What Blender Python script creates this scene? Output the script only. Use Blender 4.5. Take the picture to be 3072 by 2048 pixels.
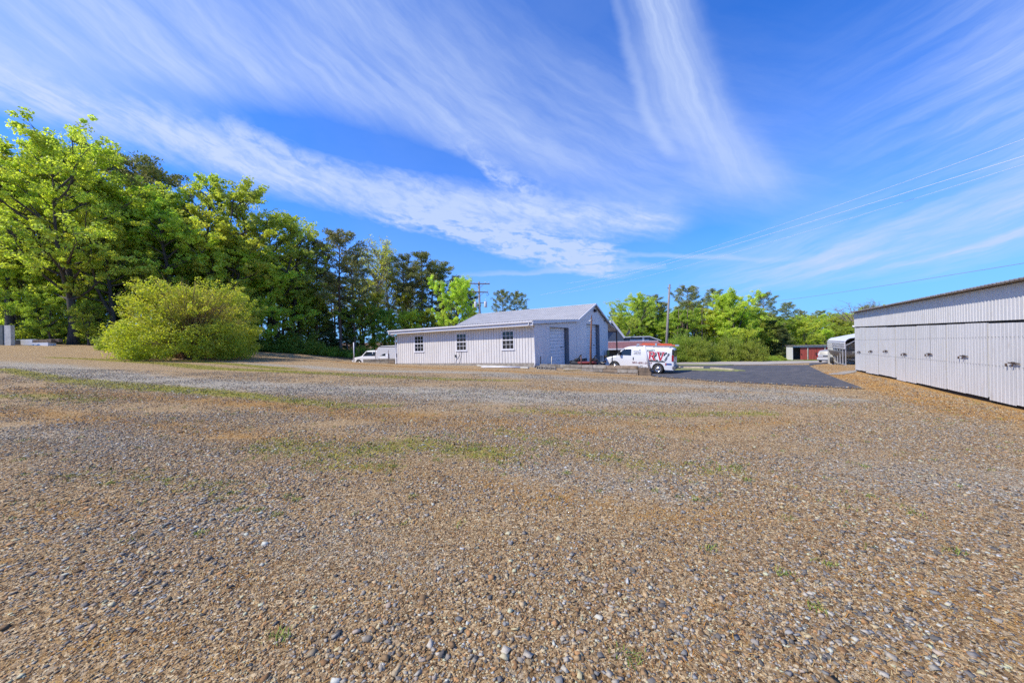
import bpy, math, random
import numpy as np
from mathutils import Vector, Matrix
R = math.radians
sc = bpy.context.scene
for o in list(bpy.data.objects): bpy.data.objects.remove(o)
# ---------------------------------------------------------------- camera
F = 1100.0; W0, H0 = 3072.0, 2048.0
ROLL, PITCH, CAMZ = math.atan(0.02), 0.0034, 1.6
cr, sr, cp, sp = math.cos(ROLL), math.sin(ROLL), math.cos(PITCH), math.sin(PITCH)
fw = Vector((0, cp, -sp)); up0 = Vector((0, sp, cp)); rt0 = Vector((1, 0, 0))
rt = rt0 * cr - up0 * sr; up = up0 * cr + rt0 * sr
cam = bpy.data.cameras.new('camera'); co = bpy.data.objects.new('camera', cam); sc.collection.objects.link(co)
co.matrix_world = Matrix(((rt.x, up.x, -fw.x, 0), (rt.y, up.y, -fw.y, 0), (rt.z, up.z, -fw.z, CAMZ), (0, 0, 0, 1)))
cam.sensor_width = 36; cam.lens = F / W0 * 36; cam.clip_end = 5000; cam.clip_start = 0.05
sc.camera = co
def ray(x, y):
    d = fw + rt * ((x - W0 / 2) / F) - up * ((y - H0 / 2) / F)
    return d / d.y
def P(x, y, Y):                       # world point seen at photo position (x, y), Y metres ahead
    d = ray(x, y); return Vector((d.x * Y, Y, CAMZ + d.z * Y))
# ---------------------------------------------------------------- light and sky
EL = R(48); sun_to = Vector((0.93, 0.37, 0)).normalized()
Ld = Vector((sun_to.x * math.cos(EL), sun_to.y * math.cos(EL), -math.sin(EL)))
sl = bpy.data.lights.new('sun', 'SUN'); sl.energy = 4.6; sl.angle = R(0.5); sl.color = (1, 0.93, 0.82)
so = bpy.data.objects.new('sun', sl); sc.collection.objects.link(so)
so.rotation_euler = Ld.to_track_quat('-Z', 'Y').to_euler(); so.location = (-30, -10, 40)
sc.view_settings.view_transform = 'Standard'; sc.view_settings.look = 'None'
sc.view_settings.exposure = 0.30; sc.view_settings.gamma = 1.0
sc.view_settings.use_curve_mapping = False
sc.cycles.use_denoising = False
sc.cycles.max_bounces = 6; sc.cycles.transparent_max_bounces = 8
wd = bpy.data.worlds.new('World'); sc.world = wd; wd.use_nodes = True
nt = wd.node_tree; nt.nodes.clear()
SKY = 0.12
class NG:
    def __init__(s, nt): s.nt = nt
    def n(s, t, **k):
        q = s.nt.nodes.new(t)
        for a, b in k.items(): setattr(q, a, b)
        return q
    def put(s, sock, v):
        if hasattr(v, 'links') or hasattr(v, 'is_output'): s.nt.links.new(v, sock)
        elif v is not None: sock.default_value = v
    def m(s, op, a, b=None, c=None, clamp=False):
        q = s.n('ShaderNodeMath', operation=op, use_clamp=clamp)
        s.put(q.inputs[0], a)
        if b is not None: s.put(q.inputs[1], b)
        if c is not None: s.put(q.inputs[2], c)
        return q.outputs[0]
    def sm(s, v, a, b, x=0.0, y=1.0):  # smoothstep map
        q = s.n('ShaderNodeMapRange', interpolation_type='SMOOTHSTEP')
        s.put(q.inputs[0], v)
        for i, w in enumerate((a, b, x, y)): s.put(q.inputs[1 + i], w)
        return q.outputs[0]
    def mix(s, f, a, b, bt='MIX'):
        q = s.n('ShaderNodeMix', data_type='RGBA', blend_type=bt)
        s.put(q.inputs[0], f); s.put(q.inputs[6], a); s.put(q.inputs[7], b)
        return q.outputs[2]
    def noise(s, vec, sc_, det=4, rough=.55, dist=0):
        q = s.n('ShaderNodeTexNoise'); s.put(q.inputs['Vector'], vec)
        q.inputs['Scale'].default_value = sc_; q.inputs['Detail'].default_value = det
        q.inputs['Roughness'].default_value = rough; q.inputs['Distortion'].default_value = dist
        return q
    def comb(s, x, y, z=0.0):
        q = s.n('ShaderNodeCombineXYZ')
        for i, w in enumerate((x, y, z)): s.put(q.inputs[i], w)
        return q.outputs[0]
    def curve(s, v, pts):
        q = s.n('ShaderNodeFloatCurve'); s.put(q.inputs[1], v)
        c = q.mapping.curves[0]
        pts = sorted(pts)
        c.points[0].location = pts[0]; c.points[1].location = pts[-1]
        for p in pts[1:-1]: c.points.new(*p)
        q.mapping.use_clip = False; q.mapping.extend = 'HORIZONTAL'; q.mapping.update()
        return q.outputs[0]
g = NG(nt)
tc = g.n('ShaderNodeTexCoord'); sx = g.n('ShaderNodeSeparateXYZ'); nt.links.new(tc.outputs['Generated'], sx.inputs[0])
az = g.m('ARCTAN2', sx.outputs[0], sx.outputs[1]); el = g.m('ARCSINE', sx.outputs[2])
def ae(x, y):
    d = ray(x, y).normalized(); return math.atan2(d.x, d.y), math.asin(d.z)
wn = g.noise(g.comb(g.m('MULTIPLY', az, 3.0), g.m('MULTIPLY', el, 6.0), 0.0), 1.3, 5, .6)
wsep = g.n('ShaderNodeSeparateXYZ'); nt.links.new(wn.outputs['Color'], wsep.inputs[0])
elw = g.m('ADD', el, g.m('MULTIPLY', g.m('SUBTRACT', wsep.outputs[0], .5), .045))
azw = g.m('ADD', az, g.m('MULTIPLY', g.m('SUBTRACT', wsep.outputs[1], .5), .06))
a01 = g.m('MULTIPLY_ADD', azw, .5, .5)
masks = []
def band(pts, wu, wl, it):            # pts photo (x, y); it (x, intensity)
    c = g.curve(a01, [((ae(*p)[0] + 1) / 2, ae(*p)[1]) for p in pts])
    i = g.curve(a01, [((ae(x, 600)[0] + 1) / 2, v) for x, v in it])
    d = g.m('SUBTRACT', elw, c)
    m = g.m('MULTIPLY', g.sm(d, 0.0, wu, 1.0, 0.0), g.sm(d, -wl, 0.0))
    return g.m('MULTIPLY', m, i)
def vband(pts, wl, wr, it):
    c = g.curve(elw, [(ae(*p)[1], (ae(*p)[0] + 1) / 2) for p in pts])
    c = g.m('MULTIPLY_ADD', c, 2.0, -1.0)
    i = g.curve(elw, [(ae(2000, y)[1], v) for y, v in it])
    d = g.m('SUBTRACT', azw, c)
    m = g.m('MULTIPLY', g.sm(d, 0.0, wr, 1.0, 0.0), g.sm(d, -wl, 0.0))
    return g.m('MULTIPLY', m, i)
def fib(ang, sx_, sy_, lo, hi, seed, det=6):
    c, s_ = math.cos(ang), math.sin(ang)
    u = g.m('ADD', g.m('MULTIPLY', azw, c * sx_), g.m('MULTIPLY', elw, s_ * sx_))
    v = g.m('ADD', g.m('MULTIPLY', azw, -s_ * sy_), g.m('MULTIPLY', elw, c * sy_))
    q = g.noise(g.comb(u, v, seed), 1.0, det, .62, .3)
    return g.sm(q.outputs[0], lo, hi)
f_left = fib(R(-24), 2.6, 12, .22, .74, 3.0)
f_top = fib(R(-30), 2.0, 9, .20, .76, 9.0)
f_vert = fib(R(-70), 1.6, 15, .20, .76, 5.0)
f_right = fib(R(14), 2.5, 20, .36, .68, 7.0)
puff = fib(R(-15), 20, 38, .35, .65, 23.0, 8)
h_left = fib(R(-20), 7, 55, .25, .75, 13.0, 8)
h_top = fib(R(-27), 6, 42, .25, .75, 15.0, 8)
h_vert = fib(R(-68), 5, 60, .25, .75, 17.0, 8)
h_right = fib(R(13), 7, 60, .25, .75, 19.0, 8)
f_fine = fib(R(-8), 16, 75, .32, .68, 2.0)
def mul(a, b): return g.m('MULTIPLY', a, b)
b1 = band([(-200, 150), (0, 235), (300, 345), (600, 440), (840, 520), (1100, 575), (1400, 615), (1700, 650), (2060, 660), (2300, 665)], .085, .075,
          [(-200, 1.), (0, 1.), (600, .95), (850, 1.), (1100, .85), (1500, .85), (1800, .8), (2000, .65), (2150, 0.), (2400, 0.)])
b1 = mul(b1, mul(g.m('MULTIPLY_ADD', f_left, .45, .75), mul(g.m('MULTIPLY_ADD', h_left, .6, .70), g.m('MULTIPLY_ADD', puff, .4, .78))))
b2 = band([(900, 600), (1150, 635), (1450, 715), (1650, 770), (1900, 815), (2100, 830)], .13, .045, [(900, 0.), (1080, .3), (1300, 1.3), (1600, 1.5), (1800, 1.2), (1980, 0.), (2100, 0.)])
b2 = mul(b2, mul(g.m('MULTIPLY_ADD', f_fine, 1.1, .4), g.m('MULTIPLY_ADD', puff, .9, .45)))
b3 = band([(-300, 60), (0, 90), (500, 190), (1000, 250), (1400, 380), (1700, 500), (2000, 560), (2300, 590), (2600, 590)], .42, .10,
          [(-300, 1.0), (0, 1.0), (800, .95), (1200, .9), (1700, .72), (2100, .6), (2500, .25), (2700, 0.)])
b3 = mul(b3, mul(g.m('MULTIPLY_ADD', f_top, .5, .5), g.m('MULTIPLY_ADD', h_top, .35, .75)))
b9 = band([(700, 400), (850, 470), (1000, 520), (1200, 560), (1300, 570)], .05, .05, [(650, 0.), (820, .9), (950, .8), (1100, .5), (1300, 0.)])
b9 = mul(b9, g.m('MULTIPLY_ADD', puff, 1.0, .25))
b10 = band([(1300, 420), (1400, 450), (1500, 540), (1620, 600), (1700, 620)], .07, .03, [(1300, 0.), (1400, .5), (1530, .8), (1640, .5), (1700, 0.)])
b10 = mul(b10, g.m('MULTIPLY_ADD', puff, .9, .3))
b4 = vband([(1900, -300), (1980, 0), (2030, 200), (2120, 400), (2230, 530), (2350, 620)], .115, .11, [(-300, .9), (0, .9), (300, .85), (480, .7), (600, .5), (700, 0.), (780, 0.)])
b4 = mul(b4, mul(g.m('MULTIPLY_ADD', f_vert, .5, .7), g.m('MULTIPLY_ADD', h_vert, .4, .8)))
b4b = vband([(1800, -200), (1845, 0), (1890, 150), (1950, 330), (2010, 450), (2120, 540)], .03, .02, [(-200, .3), (0, .3), (300, .45), (420, .5), (500, 0.), (700, 0.)])
b5 = band([(1700, 960), (2000, 900), (2300, 830), (2600, 780), (2850, 740), (3072, 680), (3400, 620)], .14, .07, [(1700, 0.), (1950, .2), (2250, .75), (2700, 1.0), (3072, 1.1), (3400, 1.1)])
b5 = mul(b5, mul(g.m('MULTIPLY_ADD', f_right, .7, .35), g.m('MULTIPLY_ADD', h_right, .6, .7)))
b6 = band([(1850, 775), (2050, 765), (2350, 775), (2500, 780)], .012, .01, [(1850, 0.), (2000, .5), (2300, .35), (2450, 0.)])
b7 = band([(1350, 830), (1600, 818), (1950, 806), (2050, 800)], .018, .008, [(1350, 0.), (1600, .55), (1900, .5), (2000, 0.)])
b8 = band([(2350, 560), (2700, 500), (3072, 380), (3400, 300)], .45, .16, [(2350, 0.), (2600, .25), (2850, .55), (3072, .8), (3400, .9)])
b8 = mul(b8, mul(g.m('MULTIPLY_ADD', f_right, .5, .5), g.m('MULTIPLY_ADD', h_right, .5, .75)))
tot = b1
for q in (b9, b10, b2, b3, b4, b4b, b5, b6, b7, b8):
    tot = g.m('SUBTRACT', 1.0, g.m('MULTIPLY', g.m('SUBTRACT', 1.0, tot), g.m('SUBTRACT', 1.0, q, clamp=True)))
lo = g.noise(g.comb(g.m('MULTIPLY', azw, 2.2), g.m('MULTIPLY', elw, 4.0), 4.0), 1.0, 5, .6)
a0, e0 = ae(2430, 270)
dd = g.m('SQRT', g.m('ADD', g.m('POWER', g.m('MULTIPLY', g.m('SUBTRACT', az, a0), 1.0), 2.0), g.m('POWER', g.m('MULTIPLY', g.m('SUBTRACT', el, e0), 1.3), 2.0)))
haze = g.m('MULTIPLY', g.sm(dd, .05, .6, .0, .16), g.sm(lo.outputs[0], .2, .75, .4, 1.0))
low = g.sm(el, 0.0, .36, .62, 0.0)
behind = g.sm(sx.outputs[1], -.2, .3)
tot = g.m('MAXIMUM', mul(tot, behind), haze)
sky = g.n('ShaderNodeTexSky', sky_type='NISHITA', sun_disc=False, sun_elevation=EL)
sky.sun_rotation = math.atan2(-sun_to.x, -sun_to.y); sky.altitude = 200; sky.air_density = 1.0; sky.dust_density = 0.3; sky.ozone_density = 3.0
tint = g.mix(1.0, sky.outputs[0], (0.20, 0.84, 1.85, 1), 'MULTIPLY')
lowc = g.mix(low, tint, (.205 / SKY, .375 / SKY, .76 / SKY, 1))
cl = (.46 / SKY, .57 / SKY, .83 / SKY, 1)
fin = g.mix(g.m('MULTIPLY', tot, .92, clamp=True), lowc, cl)
bg = g.n('ShaderNodeBackground'); nt.links.new(fin, bg.inputs[0]); bg.inputs[1].default_value = SKY
ow = g.n('ShaderNodeOutputWorld'); nt.links.new(bg.outputs[0], ow.inputs[0])

# ---------------------------------------------------------------- helpers
C = sc.collection.objects
def tag(o, label=None, cat=None, group=None, kind=None):
    for k, v in (('label', label), ('category', cat), ('group', group), ('kind', kind)):
        if v: o[k] = v
    return o
def thing(name, label, cat, loc=(0, 0, 0), rz=0.0, group=None):
    o = bpy.data.objects.new(name, None); C.link(o); o.location = loc; o.rotation_euler = (0, 0, rz)
    o.empty_display_size = .3
    return tag(o, label, cat, group)
def copy_tree(o, parent=None):
    c = o.copy(); C.link(c); c.parent = parent
    for ch in [k for k in bpy.data.objects if k.parent == o]: copy_tree(ch, c)
    return c
def mesh_np(name, V, Fq, mat, parent=None, col=None, smooth=False, fcol=None):
    V = np.asarray(V, np.float32); Fq = np.asarray(Fq, np.int32); k = Fq.shape[1]
    me = bpy.data.meshes.new(name); me.vertices.add(len(V)); me.vertices.foreach_set('co', V.ravel())
    me.loops.add(Fq.size); me.loops.foreach_set('vertex_index', Fq.ravel())
    me.polygons.add(len(Fq)); me.polygons.foreach_set('loop_start', np.arange(0, Fq.size, k, dtype=np.int32))
    if smooth: me.polygons.foreach_set('use_smooth', np.ones(len(Fq), bool))
    if col is not None:
        for nm, a in col.items():
            if a.ndim == 2:
                at = me.attributes.new(nm, 'FLOAT_COLOR', 'POINT')
                at.data.foreach_set('color', np.concatenate([a, np.ones((len(a), 1))], 1).astype(np.float32).ravel())
            else:
                at = me.attributes.new(nm, 'FLOAT', 'POINT'); at.data.foreach_set('value', a.astype(np.float32))
    me.update(calc_edges=True); me.validate()
    me.materials.append(mat)
    o = bpy.data.objects.new(name, me); C.link(o); o.parent = parent
    return o
class MB:
    def __init__(s, fn=None): s.v = []; s.f = []; s.sm = []; s.fn = fn; s.c = []; s.cc = (1, 1, 1); s.m = []; s.mi = 0
    def add(s, vs, fs, smooth=False):
        b = len(s.v)
        for p in vs:
            s.v.append(tuple(s.fn(*p)) if s.fn else tuple(p)); s.c.append(s.cc)
        for f in fs: s.f.append([b + i for i in f]); s.sm.append(smooth); s.m.append(s.mi)
        return s
    def box(s, x0, x1, y0, y1, z0, z1):
        v = [(x0, y0, z0), (x1, y0, z0), (x1, y1, z0), (x0, y1, z0), (x0, y0, z1), (x1, y0, z1), (x1, y1, z1), (x0, y1, z1)]
        return s.add(v, [(0, 3, 2, 1), (4, 5, 6, 7), (0, 1, 5, 4), (1, 2, 6, 5), (2, 3, 7, 6), (3, 0, 4, 7)])
    def beam(s, p, q, w, h=None, up=(0, 0, 1)):
        p, q = Vector(p), Vector(q); d = (q - p).normalized(); h = h or w; upv = Vector(up)
        if abs(d.dot(upv)) > .95: upv = Vector((1, 0, 0))
        a = d.cross(upv).normalized(); b = a.cross(d).normalized(); v = []
        for c in (p, q):
            for i, j in ((-1, -1), (1, -1), (1, 1), (-1, 1)): v.append(tuple(c + a * (i * w / 2) + b * (j * h / 2)))
        return s.add(v, [(0, 1, 2, 3), (7, 6, 5, 4), (0, 4, 5, 1), (1, 5, 6, 2), (2, 6, 7, 3), (3, 7, 4, 0)])
    def tube(s, pts, rad, n=8, cap=True):
        pts = [Vector(p) for p in pts]
        if not hasattr(rad, '__len__'): rad = [rad] * len(pts)
        v = []; f = []
        for i, p in enumerate(pts):
            d = (pts[min(i + 1, len(pts) - 1)] - pts[max(i - 1, 0)]).normalized()
            u = Vector((0, 0, 1)) if abs(d.z) < .9 else Vector((1, 0, 0))
            a = d.cross(u).normalized(); b = a.cross(d)
            for k in range(n):
                t = 2 * math.pi * k / n; v.append(tuple(p + (a * math.cos(t) + b * math.sin(t)) * rad[i]))
        for i in range(len(pts) - 1):
            for k in range(n): f.append((i * n + k, i * n + (k + 1) % n, (i + 1) * n + (k + 1) % n, (i + 1) * n + k))
        if cap: f.append(tuple(range(n - 1, -1, -1))); f.append(tuple((len(pts) - 1) * n + k for k in range(n)))
        return s.add(v, f, True)
    def lathe(s, prof, n=24, org=(0, 0, 0), axis='y'):  # prof: (r, h)
        v = []; f = []
        for r, h in prof:
            for k in range(n):
                t = 2 * math.pi * k / n; a, b = r * math.cos(t), r * math.sin(t)
                q = {'y': (a, h, b), 'z': (a, b, h), 'x': (h, a, b)}[axis]
                v.append((q[0] + org[0], q[1] + org[1], q[2] + org[2]))
        for i in range(len(prof) - 1):
            for k in range(n): f.append((i * n + k, i * n + (k + 1) % n, (i + 1) * n + (k + 1) % n, (i + 1) * n + k))
        return s.add(v, f, True)
    def prism(s, poly, y0, y1):        # polygon in (x, z) between y0 and y1
        n = len(poly)
        v = [(x, y0, z) for x, z in poly] + [(x, y1, z) for x, z in poly]
        return s.add(v, [tuple(range(n)), tuple(range(2 * n - 1, n - 1, -1))] + [(i, (i + 1) % n + 0, (i + 1) % n + n, i + n) for i in range(n)])
    def xprism(s, poly, x0, x1):       # polygon in (y, z) between x0 and x1
        n = len(poly)
        v = [(x0, y, z) for y, z in poly] + [(x1, y, z) for y, z in poly]
        return s.add(v, [tuple(range(n)), tuple(range(2 * n - 1, n - 1, -1))] + [(i, (i + 1) % n, (i + 1) % n + n, i + n) for i in range(n)])
    def build(s, name, mat, parent=None, bevel=0, loc=None, color=False):
        me = bpy.data.meshes.new(name); me.from_pydata(s.v, [], s.f); me.update()
        me.polygons.foreach_set('use_smooth', s.sm)
        for q_ in (mat if isinstance(mat, (list, tuple)) else [mat]): me.materials.append(q_)
        me.polygons.foreach_set('material_index', s.m)
        if color:
            at = me.attributes.new('tint', 'FLOAT_COLOR', 'POINT')
            at.data.foreach_set('color', np.array([(c[0], c[1], c[2], 1) for c in s.c], np.float32).ravel())
        import bmesh
        bm = bmesh.new(); bm.from_mesh(me); bmesh.ops.recalc_face_normals(bm, faces=bm.faces)
        if bevel: bmesh.ops.bevel(bm, geom=[e for e in bm.edges if e.calc_face_angle(0) > .6], offset=bevel, segments=1, affect='EDGES')
        bm.to_mesh(me); bm.free()
        o = bpy.data.objects.new(name, me); C.link(o); o.parent = parent
        if loc: o.location = loc
        return o
def text_mesh(txt, size, font_off=0.0, ext=0.0, align='LEFT', shear=0.0, sx=1.0):
    cu = bpy.data.curves.new('lettering', 'FONT'); cu.body = txt; cu.size = size; cu.offset = font_off
    cu.extrude = ext; cu.align_x = align; cu.shear = shear; cu.resolution_u = 2; cu.space_line = .95
    o = bpy.data.objects.new('lettering', cu); C.link(o)
    bpy.context.view_layer.update()
    me = bpy.data.meshes.new_from_object(o.evaluated_get(bpy.context.evaluated_depsgraph_get()))
    v = [(p.co.x * sx, p.co.y) for p in me.vertices]; f = [tuple(p.vertices) for p in me.polygons]
    bpy.data.objects.remove(o); bpy.data.curves.remove(cu)
    return v, f
# ---------------------------------------------------------------- materials
def mat(name, c, rough=.6, c2=None, sc_=8.0, metal=0.0, bump=0.0, bsc=None, amt=1.0, spec=None, stretch=(1, 1, 1), attr=None, stain=None):
    m = bpy.data.materials.new(name); m.use_nodes = True; t = m.node_tree; h = NG(t)
    b = t.nodes['Principled BSDF']; b.inputs['Roughness'].default_value = rough; b.inputs['Metallic'].default_value = metal
    if spec is not None: b.inputs['Specular IOR Level'].default_value = spec
    tc = h.n('ShaderNodeTexCoord'); mp = h.n('ShaderNodeMapping'); mp.inputs['Scale'].default_value = stretch
    t.links.new(tc.outputs['Object'], mp.inputs[0]); vec = mp.outputs[0]
    col = (*c, 1)
    if attr:
        at = h.n('ShaderNodeAttribute', attribute_name=attr); col = h.mix(1.0, at.outputs['Color'], col, 'MULTIPLY')
    if c2:
        n = h.noise(vec, sc_, 6, .6); f = h.sm(n.outputs[0], .35, .7, 0.0, amt)
        col = h.mix(f, col, (*c2, 1) if not attr else h.mix(1.0, at.outputs['Color'], (*c2, 1), 'MULTIPLY'))
    if stain:
        mp2 = h.n('ShaderNodeMapping'); mp2.inputs['Scale'].default_value = (5, 5, .9); t.links.new(tc.outputs['Object'], mp2.inputs[0])
        n3 = h.noise(mp2.outputs[0], 1.6, 7, .7); n4 = h.noise(vec, 13, 5, .7)
        col = h.mix(h.m('MULTIPLY', h.sm(n3.outputs[0], .53, .72, 0.0, .55), h.sm(n4.outputs[0], .35, .6)), col, (*stain, 1))
    if hasattr(col, 'links') or hasattr(col, 'is_output'): t.links.new(col, b.inputs['Base Color'])
    else: b.inputs['Base Color'].default_value = col
    if bump:
        n2 = h.noise(vec, bsc or sc_ * 3, 5, .6); bp = h.n('ShaderNodeBump'); bp.inputs['Strength'].default_value = bump
        bp.inputs['Distance'].default_value = .02; t.links.new(n2.outputs[0], bp.inputs['Height']); t.links.new(bp.outputs[0], b.inputs['Normal'])
    return m
M = dict(
    white=mat('white_siding', (.64, .61, .575), .5, (.54, .50, .46), 1.0, amt=.5, stretch=(1, 1, .5), stain=(.40, .35, .29)),
    trim=mat('white_trim', (.66, .65, .67), .4, (.55, .53, .5), 2.5, amt=.4),
    shade=mat('painted_metal', (.74, .70, .68), .45, (.62, .59, .57), 1.2, amt=.6, stretch=(3, 3, .4)),
    roofm=mat('roof_metal', (.44, .42, .40), .5, (.35, .335, .32), 1.0, metal=.05, amt=.8, stretch=(1, 2, 1)),
    corr=mat('corrugated_metal', (.64, .625, .61), .42, (.55, .535, .51), .8, metal=.05, amt=.6, stretch=(3, 3, .5), stain=(.36, .29, .22)),
    door=mat('door_panel', (.76, .76, .78), .45, (.50, .50, .52), 2.0, amt=.5),
    dark=mat('dark_gap', (.012, .012, .014), .8),
    glass=mat('window_glass', (.015, .018, .022), .08, spec=.6),
    wood=mat('weathered_wood', (.20, .145, .095), .8, (.10, .075, .055), 6, bump=.4, stretch=(1, 1, .15)),
    pole=mat('pole_wood', (.30, .27, .25), .85, (.16, .14, .125), 5, bump=.4, stretch=(6, 6, .4)),
    rust=mat('rusty_steel', (.16, .07, .04), .75, (.07, .04, .03), 9, bump=.3),
    conc=mat('old_concrete', (.33, .30, .25), .9, (.20, .17, .14), 4, bump=.6, bsc=25),
    block=mat('block_masonry', (1, 1, 1), .9, (.62, .58, .52), 5, bump=.7, bsc=20, attr='tint'),
    asph=mat('asphalt', (.042, .043, .051), .85, (.12, .108, .10), 1.7, stain=(.16, .145, .13), bump=.6, bsc=70, stretch=(1, 2.2, 1)),
    verge=mat('verge_grass', (.17, .20, .045), .9, (.27, .24, .09), 5, bump=.8, bsc=30),
    paleroad=mat('pale_gravel_road', (.42, .37, .31), .9, (.30, .26, .21), 1.2, bump=.4, bsc=30),
    black=mat('black_plastic', (.02, .02, .022), .5),
    tyre=mat('tyre_rubber', (.025, .024, .023), .85, (.05, .045, .04), 12, amt=.6),
    paint=mat('white_car_paint', (.68, .68, .69), .22, (.68, .66, .64), 1.5, amt=.35, spec=.6),
    silver=mat('silver_car_paint', (.42, .40, .38), .28, (.35, .33, .31), 2, metal=.3),
    chrome=mat('wheel_metal', (.55, .55, .56), .25, metal=.8),
    alu=mat('galvanised_steel', (.50, .50, .51), .4, metal=.6),
    red=mat('lettering_red', (.42, .015, .03), .4), ink=mat('lettering_black', (.015, .02, .022), .5),
    ltext=mat('lettering_white', (.75, .75, .75), .5), grtext=mat('lettering_green', (.05, .10, .07), .5),
    blue=mat('badge_blue', (.05, .11, .30), .4), taill=mat('tail_lamp_red', (.25, .01, .012), .25), amber=mat('amber_lamp', (.45, .13, .02), .25),
    orange=mat('ladder_orange', (.62, .10, .035), .45, (.50, .09, .04), 5),
    redpaint=mat('red_painted_metal', (.40, .075, .05), .55, (.30, .055, .04), 2, stretch=(3, 3, .5)),
    redroof=mat('red_brown_roof', (.22, .09, .075), .5, (.16, .07, .06), 2), slate=mat('slate_blue_siding', (.085, .11, .15), .6, (.06, .08, .11), 3),
    lime=mat('yellow_green_panel', (.30, .30, .06), .6, (.16, .15, .05), 6), cream=mat('cream_panel', (.60, .58, .50), .6, (.45, .42, .36), 3),
    bone=mat('bleached_board', (.62, .56, .46), .7, (.42, .36, .28), 4),
    stop=mat('wheel_stop_concrete', (.44, .38, .27), .9, (.30, .25, .18), 5),
    line=mat('wire_metal', (.30, .30, .32), .5), wline=mat('bright_wire', (.75, .75, .78), .3, metal=.2),
)
# ---------------------------------------------------------------- terrain
CP = [(0, 0, 0), (0, -8, .05), (-6, 3, .08), (6, 3, -.12), (0, 10, -.02), (-8, 10, .2), (8, 8, -.3), (12.8, 9.2, -.415), (14, 14, -.52), (20.5, 21.9, -.64), (16.5, 16, -.52),
      (0, 18, -.12), (1.2, 25, -.3), (7.6, 21.4, -.62), (-10.2, 31.9, -.28), (-5, 28.5, -.28), (-15.5, 34, -.05), (-20, 20, .45), (-27, 30, .72), (-36, 38, 1.5), (-33, 34, 1.35), (-42, 30, 1.78), (-44, 40, 2.1),
      (-30, 20, .95), (-20, 12, .55), (-14, 22, .15), (-24, 45, .18), (-31, 50, .45), (-28, 60, -.4), (-60, 60, 2.6), (-14, 42, -1.1), (-17, 47, -1.2), (-5, 50, -1.0), (-5, 75, -.9), (-40, 80, .2),
      (4.6, 27.6, -.55), (9, 33, -1.28), (12.5, 30, -1.42), (10.5, 29, -1.36), (14, 28, -1.25), (11, 40, -1.4), (17, 30, -1.15), (18.3, 21.7, -.75), (23.5, 30, -1.05), (22, 40, -1.75), (31, 46, -2.0), (42, 47, -2.15), (25.5, 28, -.82), (33, 33, -1.05),
      (50, 60, -2.5), (20, 60, -2.35), (40, 85, -2.2), (80, 80, -2), (12, 20.5, -.68), (60, 40, -1.2), (40, 15, -.8), (20, -10, -.4), (-30, -10, .8), (0, 150, 0), (-150, 100, 3), (150, 100, 0), (300, 300, 0), (-300, 300, 3), (0, 900, 2), (900, 0, 0), (-900, 0, 3), (0, -600, 1)]
CPa = np.array(CP, float)
def _phi(a, b): return np.sqrt(((a[:, None, :] - b[None, :, :]) ** 2).sum(2) + 9.0)
_w = np.linalg.solve(_phi(CPa[:, :2], CPa[:, :2]) + np.eye(len(CPa)) * -0.05, CPa[:, 2] - CPa[:, 2].mean())
def GA(xy):
    out = np.zeros(len(xy))
    for i in range(0, len(xy), 20000): out[i:i + 20000] = _phi(xy[i:i + 20000], CPa[:, :2]) @ _w
    return out + CPa[:, 2].mean()
def G(x, y): return float(GA(np.array([[x, y]], float))[0])
def gp(px, py, ymin=1.0, ymax=130):        # ground point under a photo position
    d = ray(px, py); ys = np.concatenate([np.linspace(ymin, 12, 150), np.linspace(12.1, ymax, 500)])
    xy = np.stack([d.x * ys, ys], 1); dz = CAMZ + d.z * ys - GA(xy)
    k = np.where(dz <= 0)[0]
    if len(k) == 0: i = int(np.argmin(dz)); y = ys[i]
    else:
        i = k[0]
        if i == 0: y = ys[0]
        else: y = ys[i - 1] + (ys[i] - ys[i - 1]) * dz[i - 1] / (dz[i - 1] - dz[i])
    return Vector((d.x * y, y, G(d.x * y, y)))
def axis_pts(lo, hi, d0, far):
    a = [lo]
    mid = list(np.arange(lo, hi, d0)); r = [hi]; st = d0
    while r[-1] < far: st *= 1.12; r.append(r[-1] + st)
    l = [lo]; st = d0
    while l[-1] > -far: st *= 1.12; l.append(l[-1] - st)
    return np.array(sorted(set(l + mid + r)))
gx = axis_pts(-34, 30, .27, 1500); gy0 = list(np.arange(-3, 36, .24)); st = .24; r_ = [36.]
while r_[-1] < 1500: st *= 1.08; r_.append(r_[-1] + st)
l_ = [-3.]; st = .3
while l_[-1] > -400: st *= 1.25; l_.append(l_[-1] - st)
gy = np.array(sorted(set(l_[1:] + gy0 + r_)))
XX, YY = np.meshgrid(gx, gy); XY = np.stack([XX.ravel(), YY.ravel()], 1)
ZZ = GA(XY)
def line_mask(XY, pts, w, conv=True):
    if conv: q = np.array([tuple(gp(*p))[:2] for p in pts])
    else: q = np.array(pts, float)
    best = np.full(len(XY), 1e9); w = np.asarray(w, float); wv = np.full(len(XY), w.flat[0])
    for i in range(len(q) - 1):
        a, b = q[i], q[i + 1]; ab = b - a
        t = np.clip(((XY - a) @ ab) / max((ab @ ab), 1e-9), 0, 1)
        d = np.sqrt((((a + t[:, None] * ab) - XY) ** 2).sum(1))
        k = d < best; best[k] = d[k]
        if w.size > 1: ww = w[i] + (w[i + 1] - w[i]) * t; wv[k] = ww[k]
    return np.exp(-(best / wv) ** 2)
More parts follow.
